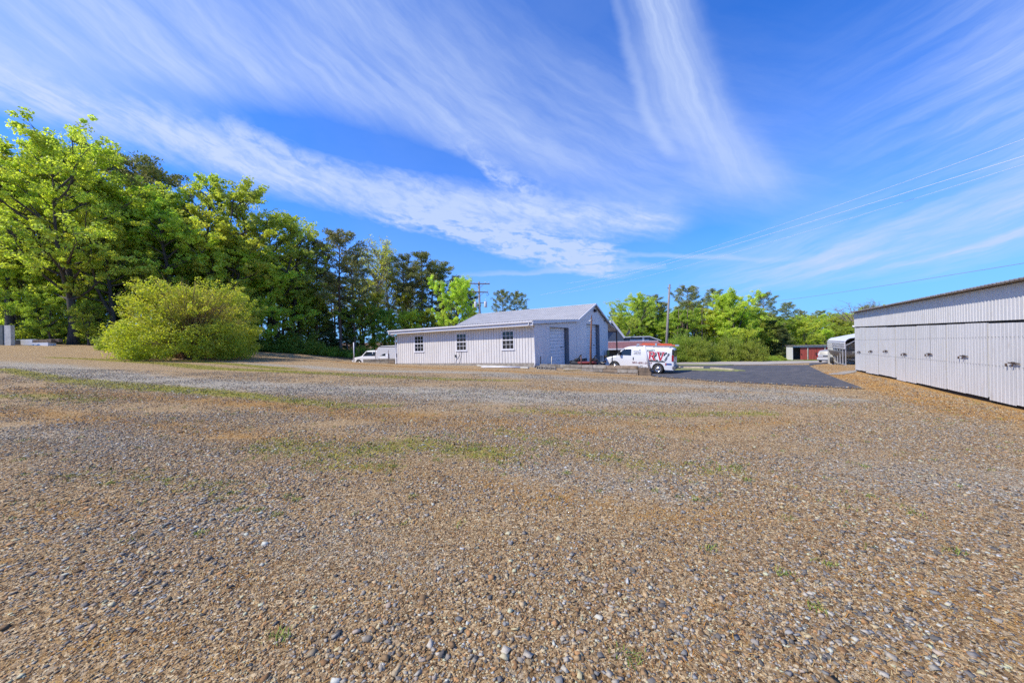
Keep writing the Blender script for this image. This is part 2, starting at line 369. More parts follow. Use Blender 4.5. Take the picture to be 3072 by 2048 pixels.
def fields(XY):
    grey = np.maximum.reduce([
        line_mask(XY, [(-150, 1085), (96, 1098), (383, 1134), (638, 1150), (957, 1168), (1500, 1185), (1834, 1195), (2168, 1187), (2450, 1195), (2560, 1200)], [1.5, 1.5, 1.3, 1.2, 1.3, 1.5, 1.3, 1.2, 1., .5]),
        .8 * line_mask(XY, [(1500, 1125), (1800, 1140), (2150, 1160), (2400, 1178)], [1.2, 1.2, 1., .8]),
        .8 * line_mask(XY, [(700, 1090), (900, 1098), (1100, 1112), (1500, 1120)], [.7, .9, .9, .8]),
        .45 * line_mask(XY, [(-100, 1300), (250, 1300), (420, 1330)], .7), .4 * line_mask(XY, [(1560, 1400), (1800, 1440), (2000, 1470)], .5),
        .5 * line_mask(XY, [(2600, 1430), (2850, 1440), (3200, 1460)], .9), .3 * line_mask(XY, [(600, 1560), (900, 1600), (1300, 1700)], .3)])
    green = np.maximum.reduce([
        line_mask(XY, [(10, 1106), (200, 1140), (380, 1156), (560, 1170), (800, 1192), (1040, 1218), (1180, 1218)], [.35, .5, .65, .5, .35, .3, .15]),
        line_mask(XY, [(150, 1072), (300, 1078), (500, 1090), (640, 1105), (820, 1112), (1200, 1131), (1350, 1138), (1560, 1142)], [.3, .5, .7, .8, .7, .55, .5, .2]),
        line_mask(XY, [(560, 1082), (700, 1092), (860, 1106)], .6),
        .75 * line_mask(XY, [(820, 1335), (1050, 1350), (1300, 1330), (1500, 1360)], .42), .5 * line_mask(XY, [(1500, 1290), (1700, 1340), (1950, 1400), (2200, 1410)], .3), .6 * line_mask(XY, [(950, 1390), (1150, 1400)], .25), .5 * line_mask(XY, [(-60, 1190), (150, 1185), (300, 1200)], .5), .4 * line_mask(XY, [(250, 1420), (500, 1440), (700, 1480)], .25), .45 * line_mask(XY, [(1550, 1230), (1900, 1245), (2300, 1240)], .35)])
    rust = np.maximum.reduce([
        line_mask(XY, [(2500, 1117), (2640, 1160), (2800, 1205), (2950, 1245), (3150, 1275), (3500, 1340)], [.6, .65, .7, .7, .6, .5]),
        .85 * line_mask(XY, [(2570, 1113), (2753, 1160), (2969, 1205), (3072, 1232), (3300, 1280)], .35),
        .7 * line_mask(XY, [(60, 1165), (300, 1185), (700, 1205), (1100, 1242), (1500, 1268), (1760, 1290)], .5),
        .8 * line_mask(XY, [(800, 1078), (1000, 1084), (1300, 1104), (1600, 1118), (1900, 1128)], .5),
        .5 * line_mask(XY, [(1620, 1165), (1800, 1172), (2000, 1175)], .4), .45 * line_mask(XY, [(1000, 1400), (1400, 1440), (1800, 1520), (2100, 1560), (2350, 1540)], .22),
        .5 * line_mask(XY, [(100, 1525), (280, 1532)], .16), .6 * line_mask(XY, [(1560, 1480), (1750, 1510), (1900, 1540)], .2), .6 * line_mask(XY, [(2150, 1540), (2330, 1560)], .14), .55 * line_mask(XY, [(0, 1230), (300, 1260), (700, 1300), (1000, 1330)], .45), .5 * line_mask(XY, [(2650, 1750), (2900, 1820), (3072, 1900)], .3), .3 * line_mask(XY, [(300, 1900), (700, 1950)], .10), .45 * line_mask(XY, [(1650, 1240), (2050, 1290), (2350, 1260)], .35), .5 * line_mask(XY, [(1150, 1255), (1500, 1290), (1750, 1290)], .4), .5 * line_mask(XY, [(2450, 1080), (2500, 1100), (2540, 1108)], 1.2)])
    return grey, green, rust
grey, green, rust = fields(XY)
wood_ = np.clip((XY[:, 1] - np.interp(XY[:, 0], [-90, -50, -33, -24, -18, -5, 3, 200], [28, 34.5, 37, 43, 56, 58, 62, 62])) / 1.5, 0, 1) * (XY[:, 0] < 4)
nx, ny = len(gx), len(gy); ii = np.arange(nx * ny).reshape(ny, nx)
Fg = np.stack([ii[:-1, :-1].ravel(), ii[:-1, 1:].ravel(), ii[1:, 1:].ravel(), ii[1:, :-1].ravel()], 1)
m = bpy.data.materials.new('gravel_ground'); m.use_nodes = True; t = m.node_tree; h = NG(t); b = t.nodes['Principled BSDF']
b.inputs['Roughness'].default_value = .9; b.inputs['Specular IOR Level'].default_value = .25
tc = h.n('ShaderNodeTexCoord'); vec = tc.outputs['Object']
def AT(n): return h.n('ShaderNodeAttribute', attribute_name=n).outputs['Fac']
vo = h.n('ShaderNodeTexVoronoi'); t.links.new(vec, vo.inputs['Vector']); vo.inputs['Scale'].default_value = 52; vo.inputs['Randomness'].default_value = 1
vo2 = h.n('ShaderNodeTexVoronoi'); t.links.new(vec, vo2.inputs['Vector']); vo2.inputs['Scale'].default_value = 21
vo3 = h.n('ShaderNodeTexVoronoi'); t.links.new(vec, vo3.inputs['Vector']); vo3.inputs['Scale'].default_value = 120
s1 = h.n('ShaderNodeSeparateColor'); t.links.new(vo.outputs['Color'], s1.inputs[0])
s2 = h.n('ShaderNodeSeparateColor'); t.links.new(vo2.outputs['Color'], s2.inputs[0])
s3 = h.n('ShaderNodeSeparateColor'); t.links.new(vo3.outputs['Color'], s3.inputs[0])
def ramp(v, st):
    q = h.n('ShaderNodeValToRGB'); h.put(q.inputs[0], v); e = q.color_ramp.elements
    e[0].position, e[0].color = st[0][0], (*st[0][1], 1); e[1].position, e[1].color = st[-1][0], (*st[-1][1], 1)
    for p, c in st[1:-1]: x = e.new(p); x.color = (*c, 1)
    return q.outputs[0]
tanr = [(0, (.05, .032, .018)), (.2, (.17, .11, .058)), (.5, (.31, .215, .125)), (.78, (.42, .31, .19)), (1, (.62, .53, .40))]
greyr = [(0, (.04, .04, .045)), (.3, (.20, .19, .18)), (.6, (.36, .335, .31)), (.85, (.46, .43, .40)), (1, (.60, .58, .55))]
big = h.noise(vec, .22, 5, .6); mid = h.noise(vec, 1.1, 5, .65); fin = h.noise(vec, 9, 4, .7)
tan = h.mix(h.sm(s2.outputs[0], .6, .9), ramp(s1.outputs[0], tanr), ramp(s3.outputs[1], tanr))
gry = ramp(s1.outputs[1], greyr)
gf = h.m('ADD', h.m('MULTIPLY', AT('grey'), .95), h.m('MULTIPLY', h.m('SUBTRACT', mid.outputs[0], .5), 1.1))
gf = h.m('ADD', gf, h.sm(s2.outputs[1], .55, .95, 0.0, .35))
c = h.mix(h.sm(gf, .15, .75), tan, gry)
# rust coloured dead growth
rf = h.m('ADD', h.m('MULTIPLY', AT('rust'), 1.05), h.m('MULTIPLY', h.m('SUBTRACT', fin.outputs[0], .5), 2.6))
rf = h.m('ADD', rf, h.m('MULTIPLY', h.m('SUBTRACT', mid.outputs[0], .5), 1.5))
rf = h.m('ADD', rf, h.sm(big.outputs[0], .42, .62, 0.0, .18))
c = h.mix(h.sm(rf, .22, .85, 0.0, .85), c, ramp(s3.outputs[0], [(0, (.15, .075, .025)), (.5, (.38, .21, .065)), (1, (.52, .36, .15))]))
nf = h.m('ADD', h.m('MULTIPLY', AT('green'), 1.4), h.m('MULTIPLY', h.m('SUBTRACT', fin.outputs[0], .5), 2.0))
nf = h.m('ADD', nf, h.m('MULTIPLY', h.m('SUBTRACT', mid.outputs[0], .5), .6))
c = h.mix(h.sm(nf, .28, .85, 0.0, .9), c, ramp(s3.outputs[2], [(0, (.09, .10, .012)), (.5, (.24, .235, .03)), (1, (.36, .31, .06))]))
c = h.mix(h.sm(AT('wood'), 0.2, .8), c, ramp(s1.outputs[2], [(0, (.05, .03, .015)), (.5, (.13, .075, .04)), (1, (.22, .14, .07))]))
c = h.mix(h.sm(AT('lawn'), 0.3, .7), c, ramp(s3.outputs[2], [(0, (.05, .09, .012)), (.5, (.12, .17, .03)), (1, (.22, .24, .05))]))
c = h.mix(1.0, c, (1.16, 1.06, .82, 1), 'MULTIPLY')
t.links.new(c, b.inputs['Base Color'])
hh = h.m('ADD', h.m('MULTIPLY', s1.outputs[2], .55), h.m('MULTIPLY', s2.outputs[2], .35))
rgh = h.noise(vec, 60, 4, .7); hh = h.m('ADD', hh, h.m('MULTIPLY', rgh.outputs[0], .9))
bp = h.n('ShaderNodeBump'); bp.inputs['Strength'].default_value = .9; bp.inputs['Distance'].default_value = .022
t.links.new(hh, bp.inputs['Height']); t.links.new(bp.outputs[0], b.inputs['Normal'])
lawn_ = ((XY[:, 1] > np.interp(XY[:, 0], [0, 20, 35, 60], [53, 55, 52, 52])) & (XY[:, 0] > 2)).astype(float)
ZZ2 = ZZ + .018 * np.sin(XY[:, 0] * 2.1 + 1.3 * np.sin(XY[:, 1] * 1.7)) * np.cos(XY[:, 1] * 1.9)
ground = mesh_np('ground', np.concatenate([XY, ZZ[:, None]], 1), Fg, m, None, dict(grey=grey, green=green, rust=rust, wood=wood_, lawn=lawn_), smooth=True)
tag(ground, kind='structure')
# draped road strips: columns (x, y near, y far) in the photo, laid on the terrain
rng0 = random.Random(3)
def strip(name, cols, rows, mt, lift, step=12, jit=False):
    xs = [c_[0] for c_ in cols]; X = np.linspace(xs[0], xs[-1], max(2, round((xs[-1] - xs[0]) / step) + 1)); yn = np.interp(X, xs, [c_[1] for c_ in cols]); yf = np.interp(X, xs, [c_[2] for c_ in cols])
    V = []
    for x, a, b_ in zip(X, yn, yf):
        p, q = gp(x, a + (rng0.uniform(-.9, .9) if jit else 0)), gp(x, b_)
        for k in range(rows + 1):
            s_ = p.lerp(q, k / rows)
            if 0 < k < rows: pass
            V.append((s_.x, s_.y, G(s_.x, s_.y) + lift * .3 + .0005 * s_.y))
    n = rows + 1; Fq = [(i * n + k, (i + 1) * n + k, (i + 1) * n + k + 1, i * n + k + 1) for i in range(len(X) - 1) for k in range(rows)]
    o = mesh_np(name, V, Fq, mt); tag(o, kind='structure'); return o
strip('asphalt_lot', [(1610, 1092, 1088), (1760, 1097, 1091), (1900, 1105, 1093), (1944, 1112, 1094.6), (1956, 1129.5, 1095), (2034, 1135, 1096.5), (2150, 1145, 1096.5), (2300, 1152, 1095.5), (2428, 1160, 1095)], 26, M['asph'], .03, 5, True)
strip('asphalt_lot', [(2428, 1160, 1099), (2473, 1162, 1120), (2530, 1164.5, 1143), (2596, 1167.5, 1167)], 16, M['asph'], .03, 5, True)
strip('asphalt_road', [(2428, 1097.5, 1090), (2445, 1094, 1089.3), (2470, 1091.5, 1088.4), (2600, 1091, 1087)], 8, M['asph'], .03, 6)
strip('gravel_road', [(1750, 1088.5, 1084), (2034, 1094, 1085), (2150, 1095, 1084.6), (2300, 1093.4, 1084), (2428, 1089, 1082.6), (2600, 1086, 1081)], 6, M['paleroad'], .05)
strip('grass_verge', [(2020, 1096, 1093.5), (2070, 1096.8, 1093), (2150, 1096.6, 1093.6), (2200, 1095.5, 1094)], 3, M['verge'], .10, 6)
strip('grass_strip', [(2000, 1108, 1104.5), (2034, 1111.5, 1105), (2120, 1113, 1106), (2200, 1114.5, 1108), (2236, 1114, 1112)], 4, M['verge'], .08, 6, True)
strip('concrete_walk', [(2486, 1124, 1121), (2530, 1124, 1115), (2570, 1116, 1111)], 3, M['conc'], .035, 6)
# ---------------------------------------------------------------- loose stones
rng = np.random.default_rng(7)
def scatter(n_per, d0, d1, ext=1.2):
    A = []
    area = (d1 ** 2 - d0 ** 2) * 1.55 + 6
    n = int(n_per * area); y = np.sqrt(rng.uniform(max(d0 - .5, .5) ** 2, d1 ** 2, n)); x = rng.uniform(-1.5, 1.5, n) * y + rng.uniform(-ext, ext, n)
    return np.stack([x, y], 1)
def rocks(XYp, s, flat, cols, base):
    n = len(XYp)
    if base:
        B = np.array([(x, y, z) for x in (-1, 1) for y in (-1, 1) for z in (-1, 1)], float) * .75
        Fb = np.array([(0, 1, 3, 2), (4, 6, 7, 5), (0, 4, 5, 1), (2, 3, 7, 6), (0, 2, 6, 4), (1, 5, 7, 3)])
    else:
        ph = (1 + 5 ** .5) / 2; B = np.array([(-1, ph, 0), (1, ph, 0), (-1, -ph, 0), (1, -ph, 0), (0, -1, ph), (0, 1, ph), (0, -1, -ph), (0, 1, -ph), (ph, 0, -1), (ph, 0, 1), (-ph, 0, -1), (-ph, 0, 1)]) / 1.9
        Fb = np.array([(0, 11, 5), (0, 5, 1), (0, 1, 7), (0, 7, 10), (0, 10, 11), (1, 5, 9), (5, 11, 4), (11, 10, 2), (10, 7, 6), (7, 1, 8), (3, 9, 4), (3, 4, 2), (3, 2, 6), (3, 6, 8), (3, 8, 9), (4, 9, 5), (2, 4, 11), (6, 2, 10), (8, 6, 7), (9, 8, 1)])
    k = len(B)
    V = B[None] * rng.uniform(.72, 1.12, (n, k, 1)) + rng.normal(0, .20, (n, k, 3))
    V *= np.stack([rng.uniform(.85, 1.35, n), rng.uniform(.65, 1.0, n), rng.uniform(*flat, n)], 1)[:, None, :]
    tx = rng.normal(0, .3, n); c_, s_ = np.cos(tx)[:, None], np.sin(tx)[:, None]
    V = np.stack([V[..., 0], V[..., 1] * c_ - V[..., 2] * s_, V[..., 1] * s_ + V[..., 2] * c_], 2)
    a = rng.uniform(0, 6.283, n); c_, s_ = np.cos(a)[:, None], np.sin(a)[:, None]
    V = np.stack([V[..., 0] * c_ - V[..., 1] * s_, V[..., 0] * s_ + V[..., 1] * c_, V[..., 2]], 2) * (s / 2)[:, None, None]
    z = GA(XYp) + s * .10
    V[..., 0] += XYp[:, 0:1]; V[..., 1] += XYp[:, 1:2]; V[..., 2] += z[:, None]
    Fa = (Fb[None] + (np.arange(n) * k)[:, None, None]).reshape(-1, Fb.shape[1])
    return V.reshape(-1, 3), Fa, np.repeat(cols, k, 0)
tanp = np.array([(.30, .205, .12), (.37, .27, .165), (.23, .155, .09), (.43, .34, .225), (.34, .20, .10), (.16, .105, .06), (.46, .39, .29)])
grp = np.array([(.24, .225, .215), (.31, .29, .27), (.17, .165, .17), (.40, .375, .345), (.23, .235, .25), (.11, .11, .115), (.48, .46, .43), (.33, .28, .25)])
def stone_cols(XYp, s, bias):
    gmask, _, rmask = fields(XYp) if len(XYp) < 400000 else (0, 0, 0)
    low = np.sin(XYp[:, 0] * 1.1 + 2 * np.sin(XYp[:, 1] * .7)) * np.cos(XYp[:, 1] * 1.3 + XYp[:, 0] * .4)
    pg = np.clip(bias + .5 * gmask + .12 * low, .04, .95)
    isg = rng.uniform(0, 1, len(XYp)) < pg
    c_ = np.where(isg[:, None], grp[rng.integers(0, len(grp), len(XYp))], tanp[rng.integers(0, len(tanp), len(XYp))])
    return np.clip(c_ * rng.uniform(.55, 1.3, (len(XYp), 1)) * np.array([1.10, 1.03, .87]), .02, .50)
stone = mat('stone', (1, 1, 1), .85, (.82, .80, .78), 60, attr='tint', bump=.25, bsc=150, spec=.3)
sets = []
for dens, d0, d1, smin, smax, bias, base in ((3400, 1.2, 3.2, .006, .012, .12, 8), (1900, 1.2, 6.0, .010, .020, .22, 8), (800, 6.0, 11, .016, .030, .3, 8), (1050, 1.2, 8, .017, .032, .48, 12), (110, 1.2, 12, .032, .050, .5, 12), (260, 10, 19, .026, .048, .35, 8)):
    Q = scatter(dens, d0, d1)
    wl = .604 * Q[:, 1] + 7.0; Q = Q[Q[:, 0] < wl]
    if smin > .015: # clump the bigger stones
        lowf = np.sin(Q[:, 0] * 2.3 + np.sin(Q[:, 1] * 3.1) * 1.5) * np.sin(Q[:, 1] * 2.9 + np.sin(Q[:, 0] * 1.9)); Q = Q[rng.uniform(0, 1, len(Q)) < .50 + .45 * lowf + .3 * np.sin(Q[:, 0] * .9 + 1.7 * np.sin(Q[:, 1] * 1.1 + .6))]
    s_ = smin + (smax - smin) * rng.uniform(0, 1, len(Q)) ** 1.7
    sets.append(rocks(Q, s_, (.25, .5), stone_cols(Q, s_, bias), base))
for base, nm in ((8, 'gravel'), (12, 'crushed_stone')):
    pp = [sets[k_] for k_ in ((0, 1, 2, 5) if base == 8 else (3, 4))]
    off = 0; Vs, Fs, Cs = [], [], []
    for v, f, c_ in pp: Vs.append(v); Fs.append(f + off); Cs.append(c_); off += len(v)
    tag(mesh_np(nm, np.concatenate(Vs), np.concatenate(Fs), stone, None, dict(tint=np.concatenate(Cs))), kind='stuff')
# loose gravel spilled over the edge of the asphalt
Q = []
for k in range(260):
    px = rng.uniform(1960, 2590); p = gp(px, float(np.interp(px, [1956, 2034, 2150, 2300, 2428, 2596], [1129.5, 1135, 1145, 1152, 1160, 1167])) - abs(rng.normal(0, 1.8))); Q.append((p.x, p.y))
Q = np.array(Q); s_ = rng.uniform(.03, .06, len(Q)); v_ = rocks(Q, s_, (.4, .8), stone_cols(Q, s_, .4), 8)
v_[0][:, 2] += .02
tag(mesh_np('spilled_gravel', v_[0], v_[1], stone, None, dict(tint=v_[2])), kind='stuff')
# ---------------------------------------------------------------- straw, dead growth and weeds between the stones
def blades(XYp, hgt, wid, lay, cols, n_b=1):
    n = len(XYp); a = rng.uniform(0, 6.283, n); l = hgt * rng.uniform(.5, 1.4, n); tilt = rng.uniform(*lay, n)
    dx, dy, dz = np.cos(a) * np.sin(tilt), np.sin(a) * np.sin(tilt), np.cos(tilt)
    z = GA(XYp) + .002; base = np.stack([XYp[:, 0], XYp[:, 1], z], 1)
    side = np.stack([-np.sin(a), np.cos(a), np.zeros(n)], 1) * (wid / 2)
    if True:
        mid_ = base + np.stack([dx, dy, dz], 1) * (l * .55)[:, None]; tip = base + np.stack([dx * 1.1, dy * 1.1, dz * .8], 1) * l[:, None]
    V = np.stack([base - side, base + side, mid_ + side * .8, tip, mid_ - side * .8], 1)
    Fa = np.concatenate([np.array([(0, 1, 2, 4)]), ])[None] + (np.arange(n) * 5)[:, None, None]
    Ft = np.array([(4, 2, 3, 3)])
    # two quads, second degenerates to the tip: keep it as quad with a tiny edge
    V2 = np.concatenate([V, (tip + side * .15)[:, None]], 1)
    F1 = np.array([(0, 1, 2, 4), (4, 2, 5, 3)])[None] + (np.arange(n) * 6)[:, None, None]
    return V2.reshape(-1, 3), F1.reshape(-1, 4), np.repeat(cols, 6, 0)
grassm = mat('dry_grass', (1, 1, 1), .8, attr='tint', spec=.2)
Q = scatter(2200, 1.2, 11); _, gm, rm = fields(Q)
nz = np.sin(Q[:, 0] * 3 + np.sin(Q[:, 1] * 2) * 2) * np.sin(Q[:, 1] * 3.7 + np.sin(Q[:, 0] * 2.6) * 1.5)
Q = Q[rng.uniform(0, 1, len(Q)) < np.clip(.04 + .32 * np.clip(nz, 0, 1) ** 2 + 1.0 * rm, 0, 1)]; Q = Q[Q[:, 0] < .604 * Q[:, 1] + 7.1]
cc = np.array([(.40, .27, .11), (.38, .18, .04), (.46, .34, .16), (.26, .12, .03), (.46, .24, .05)])[rng.integers(0, 5, len(Q))]
tag(mesh_np('straw', *(lambda r: (r[0], r[1]))(blades(Q, .032, .0045, (.9, 1.5), cc)), grassm, None, dict(tint=np.repeat(cc, 6, 0))), kind='stuff')
# mats of growth in the green and rust coloured strips, further out
Q = scatter(240, 5, 34, 3); Q = Q[(Q[:, 0] < .604 * Q[:, 1] + 7.1)]
_, gm, rm = fields(Q); u = rng.uniform(0, 1, len(Q)); kg = u < gm * .9; kr = (u > .1) & (rng.uniform(0, 1, len(Q)) < rm * .6) & ~kg
kg = kg & (rng.uniform(0, 1, len(Q)) < .6)
Qg = Q[kg]; Qr = Q[kr]
cg = np.array([(.20, .21, .035), (.27, .25, .05), (.13, .16, .025), (.34, .28, .07)])[rng.integers(0, 4, len(Qg))]
crr = np.array([(.36, .19, .06), (.28, .13, .04), (.44, .27, .10)])[rng.integers(0, 3, len(Qr))]
v1 = blades(Qg, .05, .02, (.4, 1.2), cg); v2 = blades(Qr, .045, .018, (.6, 1.3), crr)
tag(mesh_np('grass', v1[0], v1[1], grassm, None, dict(tint=v1[2])), kind='stuff')
tag(mesh_np('dead_grass', v2[0], v2[1], grassm, None, dict(tint=v2[2])), kind='stuff')
# small green sprigs near the camera
ctr = [(780, 1530), (830, 1545), (720, 1530), (610, 1600), (840, 2010 - 100), (2130, 1650), (2480, 1690), (2350, 1720), (1890, 1975), (2460, 1830), (420, 1200), (860, 1490), (700, 1480), (500, 1440), (2860, 1655), (2610, 1490), (150, 1180), (1700, 1420), (1240, 1490), (2090, 1500), (890, 1500), (1310, 1380), (1100, 1330), (1420, 1350), (990, 1370), (1250, 1310), (1600, 1350), (1500, 1390), (1180, 1400), (2240, 1440), (2200, 1400), (1850, 1380), (2600, 1400), (330, 1450), (60, 1380), (1980, 1310), (2740, 1540)]
Q = []
for x, y in ctr:
    p = gp(x, y)
    for k in range(45): Q.append((p.x + rng.normal(0, .035), p.y + rng.normal(0, .03)))
Q = np.array(Q)
extra = scatter(40, 3.2, 12); _, gm, _ = fields(extra); extra = extra[rng.uniform(0, 1, len(extra)) < .06 + gm * 1.3]
if len(extra): Q = np.concatenate([Q, np.repeat(extra, 16, 0) + rng.normal(0, .03, (len(extra) * 16, 2))])
cg = np.array([(.16, .22, .03), (.22, .27, .05), (.10, .15, .02), (.30, .30, .08)])[rng.integers(0, 4, len(Q))]
v1 = blades(Q, .035, .005, (.2, 1.2), cg)
tag(mesh_np('weeds', v1[0], v1[1], grassm, None, dict(tint=v1[2])), kind='stuff')
# ---------------------------------------------------------------- workshop with lean-to
GA_ = R(-31.1)                                   # the yard's buildings share one grid
def sheet(b, x0, x1, zb, zt, pitch, dep, y=0.0, shape='rib', axis='x', flip=1):
    """ribbed metal sheet from x0 to x1; zb / zt functions of x; ribs stand out towards -flip*y"""
    xs = []; n = max(1, round((x1 - x0) / pitch)); p = (x1 - x0) / n
    for i in range(n):
        a = x0 + i * p
        if shape == 'rib': xs += [(a, 0), (a + p * .62, 0), (a + p * .72, dep), (a + p * .90, dep), (a + p * 1.0 - 1e-4, 0)]
        elif shape == 'groove': xs += [(a, dep), (a + p * .83, dep), (a + p * .835, 0), (a + p * .995, 0)]
        else: xs += [(a + p * k / 6, dep * (.5 + .5 * math.sin(2 * math.pi * k / 6))) for k in range(6)]
    xs.append((x1, 0)); V = []
    for q in xs:
        for z in (zb(q[0]), zt(q[0])):
            V.append((q[0], y - flip * q[1], z) if axis == 'x' else (y - flip * q[1], q[0], z))
    b.add(V, [(2 * i, 2 * i + 2, 2 * i + 3, 2 * i + 1) for i in range(len(xs) - 1)])
    return b
TL = lambda x, y, z: (x, y, z + .0175 * x)       # the old building has settled towards its far end
ws = thing('workshop', 'white metal workshop with grey gabled roof, long lean-to with three windows and two garage doors', 'workshop', (1.56, 25.3, 0), GA_)
LT, LD, MW, ML, AW = 13.67, 7.89, 9.41, 14.1, 3.2
def bw(): return MB(TL)
# lean-to front wall boards with holes for the windows
wins = [(-2.14, 1.0), (-6.41, 1.0), (-10.96, 1.06)]; WB, WT = 1.02, 2.29
b = bw(); segs = []; xx = -LT
for cx, w in sorted(wins):
    segs += [(xx, cx - w / 2, 0, 2.62), (cx - w / 2, cx + w / 2, 0, WB), (cx - w / 2, cx + w / 2, WT, 2.62)]; xx = cx + w / 2
segs.append((xx, 0, 0, 2.62))
for a, c_, z0, z1 in segs: sheet(b, a, c_, lambda x: z0, lambda x: z1, .24, .03, 0, 'groove')
b.build('front_wall', M['white'], ws)
b = bw(); b.box(-LT + .02, -.03, .03, .12, -.02, 2.6); 
bb = bw()
for x0, x1, z0, z1 in [(-LT, 0, -1.2, -.01)]: bb.box(x0, x1, -.03, .3, z0, z1)
bb.build('foundation', M['conc'], ws)
for cx, w in wins:
    f = bw(); q = .045; y0, y1 = -.055, .03
    f.box(cx - w / 2 - .03, cx - w / 2 + q, y0, y1, WB - .05, WT + .02); f.box(cx + w / 2 - q, cx + w / 2 + .03, y0, y1, WB - .05, WT + .02)
    f.box(cx - w / 2 + q, cx + w / 2 - q, y0, y1, WT - .03, WT + .018); f.box(cx - w / 2 - .06, cx + w / 2 + .06, y0 - .03, y1, WB - .1, WB - .052)
    f.box(cx - w / 2 + q, cx + w / 2 - q, y0 + .004, y1, (WB + WT) / 2 - .035, (WB + WT) / 2 + .035); f.box(cx - w / 2 + q, cx + w / 2 - q, y0, y1, WB - .05, WB + .01)
    for k in (1, 2): xk = cx - w / 2 + w * k / 3; f.box(xk - .013, xk + .013, y0 + .02, y1, WB + .01, WT - .03)
    for zz in (.25, .75): z = WB + (WT - WB) * zz; f.box(cx - w / 2 + q, cx + w / 2 - q, y0 + .024, y1, z - .013, z + .013)
    fo = f.build('window_frame', M['trim'], ws)
    gl = bw(); gl.box(cx - w / 2 + .01, cx + w / 2 - .01, -.012, .02, WB, WT - .01); gl.build('pane', M['glass'], fo)
# gutter, fascia, downspouts
gz = 2.89; b = bw(); b.box(-LT - .38, .22, -.61, -.585, gz - .33, gz - .03); b.box(-LT - .38, .22, -.73, -.612, gz - .10, gz); b.box(-LT - .38, .22, -.58, .02, gz - .31, gz - .28)
b.build('gutter', M['trim'], ws)
for x in (-LT - .08, .05):
    d = bw(); d.tube([(x - .12, -.67, gz - .1), (x - .12, -.67, gz - .28), (x, -.10, gz - .55), (x, -.09, .0), (x - .02, -.2, -.12 if x < -1 else -.28)], .05, 8); d.build('downspout', M['trim'], ws)
b = bw(); b.prism([(-LT - .02, 2.35), (-LT - .02, 2.62), (-LT - .3, 2.62)], -.5, -.44); b.build('bracket', M['trim'], ws)
# lean-to roof (low slope), slightly ribbed edge
b = bw(); b.xprism([(-.71, gz - .012), (-.71, gz + .018), (LD + .1, 3.31), (LD + .1, 3.27)], -LT - .4, .26); 
for k in range(60): x = -LT - .3 + k * .235; b.box(x, x + .05, -.75, -.5, gz + .02, gz + .035)
lr_ = MB(TL); lr_.xprism([(-.70, 2.66), (-.70, 2.88), (LD + .1, 3.30), (LD + .1, 3.12)], .20, .27); lr_.xprism([(-.3, 2.6), (-.3, 2.86), (LD, 3.26), (LD, 3.0)], -.2, .0); lr_.build('rake_trim', M['trim'], ws)
b.build('lean_to_roof', mat('lean_to_roof_edge', (.10, .08, .07), .6, (.2, .17, .15), 4), ws)
# end wall with the two door openings
def eave(y): return 2.66 + (3.22 - 2.66) * y / LD if y < LD else (3.22 + (4.93 - 3.22) * (y - LD) / (12.6 - LD) if y < 12.6 else 4.93 - (4.93 - 3.18) * (y - 12.6) / (17.3 - 12.6))
d1, d2 = (2.45, 6.1, 2.52), (10.5, 14.28, 2.98)
b = bw()
for a, c_, z0 in ((0, d1[0], -.2), (d1[0], d1[1], d1[2]), (d1[1], LD - .03, -.2), (LD + .03, d2[0], -.2), (d2[0], d2[1], d2[2]), (d2[1], 17.3, -.2)):
    sheet(b, a, c_, lambda y: z0, lambda y: eave(y), .30, .018, 0, 'rib', 'y', -1)
b.build('end_wall', M['shade'], ws)
b = bw(); b.box(.0, .03, LD - .04, LD + .04, -.2, 3.3); b.build('seam_trim', M['shade'], ws)
b = bw(); b.box(.01, .05, -.06, .06, -.2, 2.7); b.build('corner_trim', M['shade'], ws)
for (ya, yb, zt), nm in ((d1, 9), (d2, 13)):
    j = bw(); j.box(-.42, -.36, ya, yb, -1.2, zt); 
    dj = bw(); dj.box(-.40, .015, ya - .02, ya - .002, -1.2, zt); dj.box(-.40, .015, yb + .002, yb + .05, -1.2, zt); dj.box(-.40, .015, ya, yb, zt + .002, zt + .03); dj.build('door_jamb', mat('door_jamb', (.22, .21, .22), .7), ws)
    do = bw(); n = int((zt + 1.0) / .26)
    for k in range(n):
        z1 = zt - k * .26; z0 = z1 - .245
        do.box(-.36, -.325, ya + .03, yb - .12, z0, z1)
    dd_ = do.build('garage_door', M['door'], ws)
    j.build('door_backing', M['black'], dd_)  # black sheet across the whole opening, seen through the gaps between slats
    hh_ = bw(); hh_.box(-.33, -.29, yb - 1.0, yb - .62, .92, .99); hh_.build('handle', M['black'], dd_)
    hh_ = bw(); hh_.box(-.33, -.29, ya + .25, ya + .45, .80, .87); hh_.build('lock', M['black'], dd_)
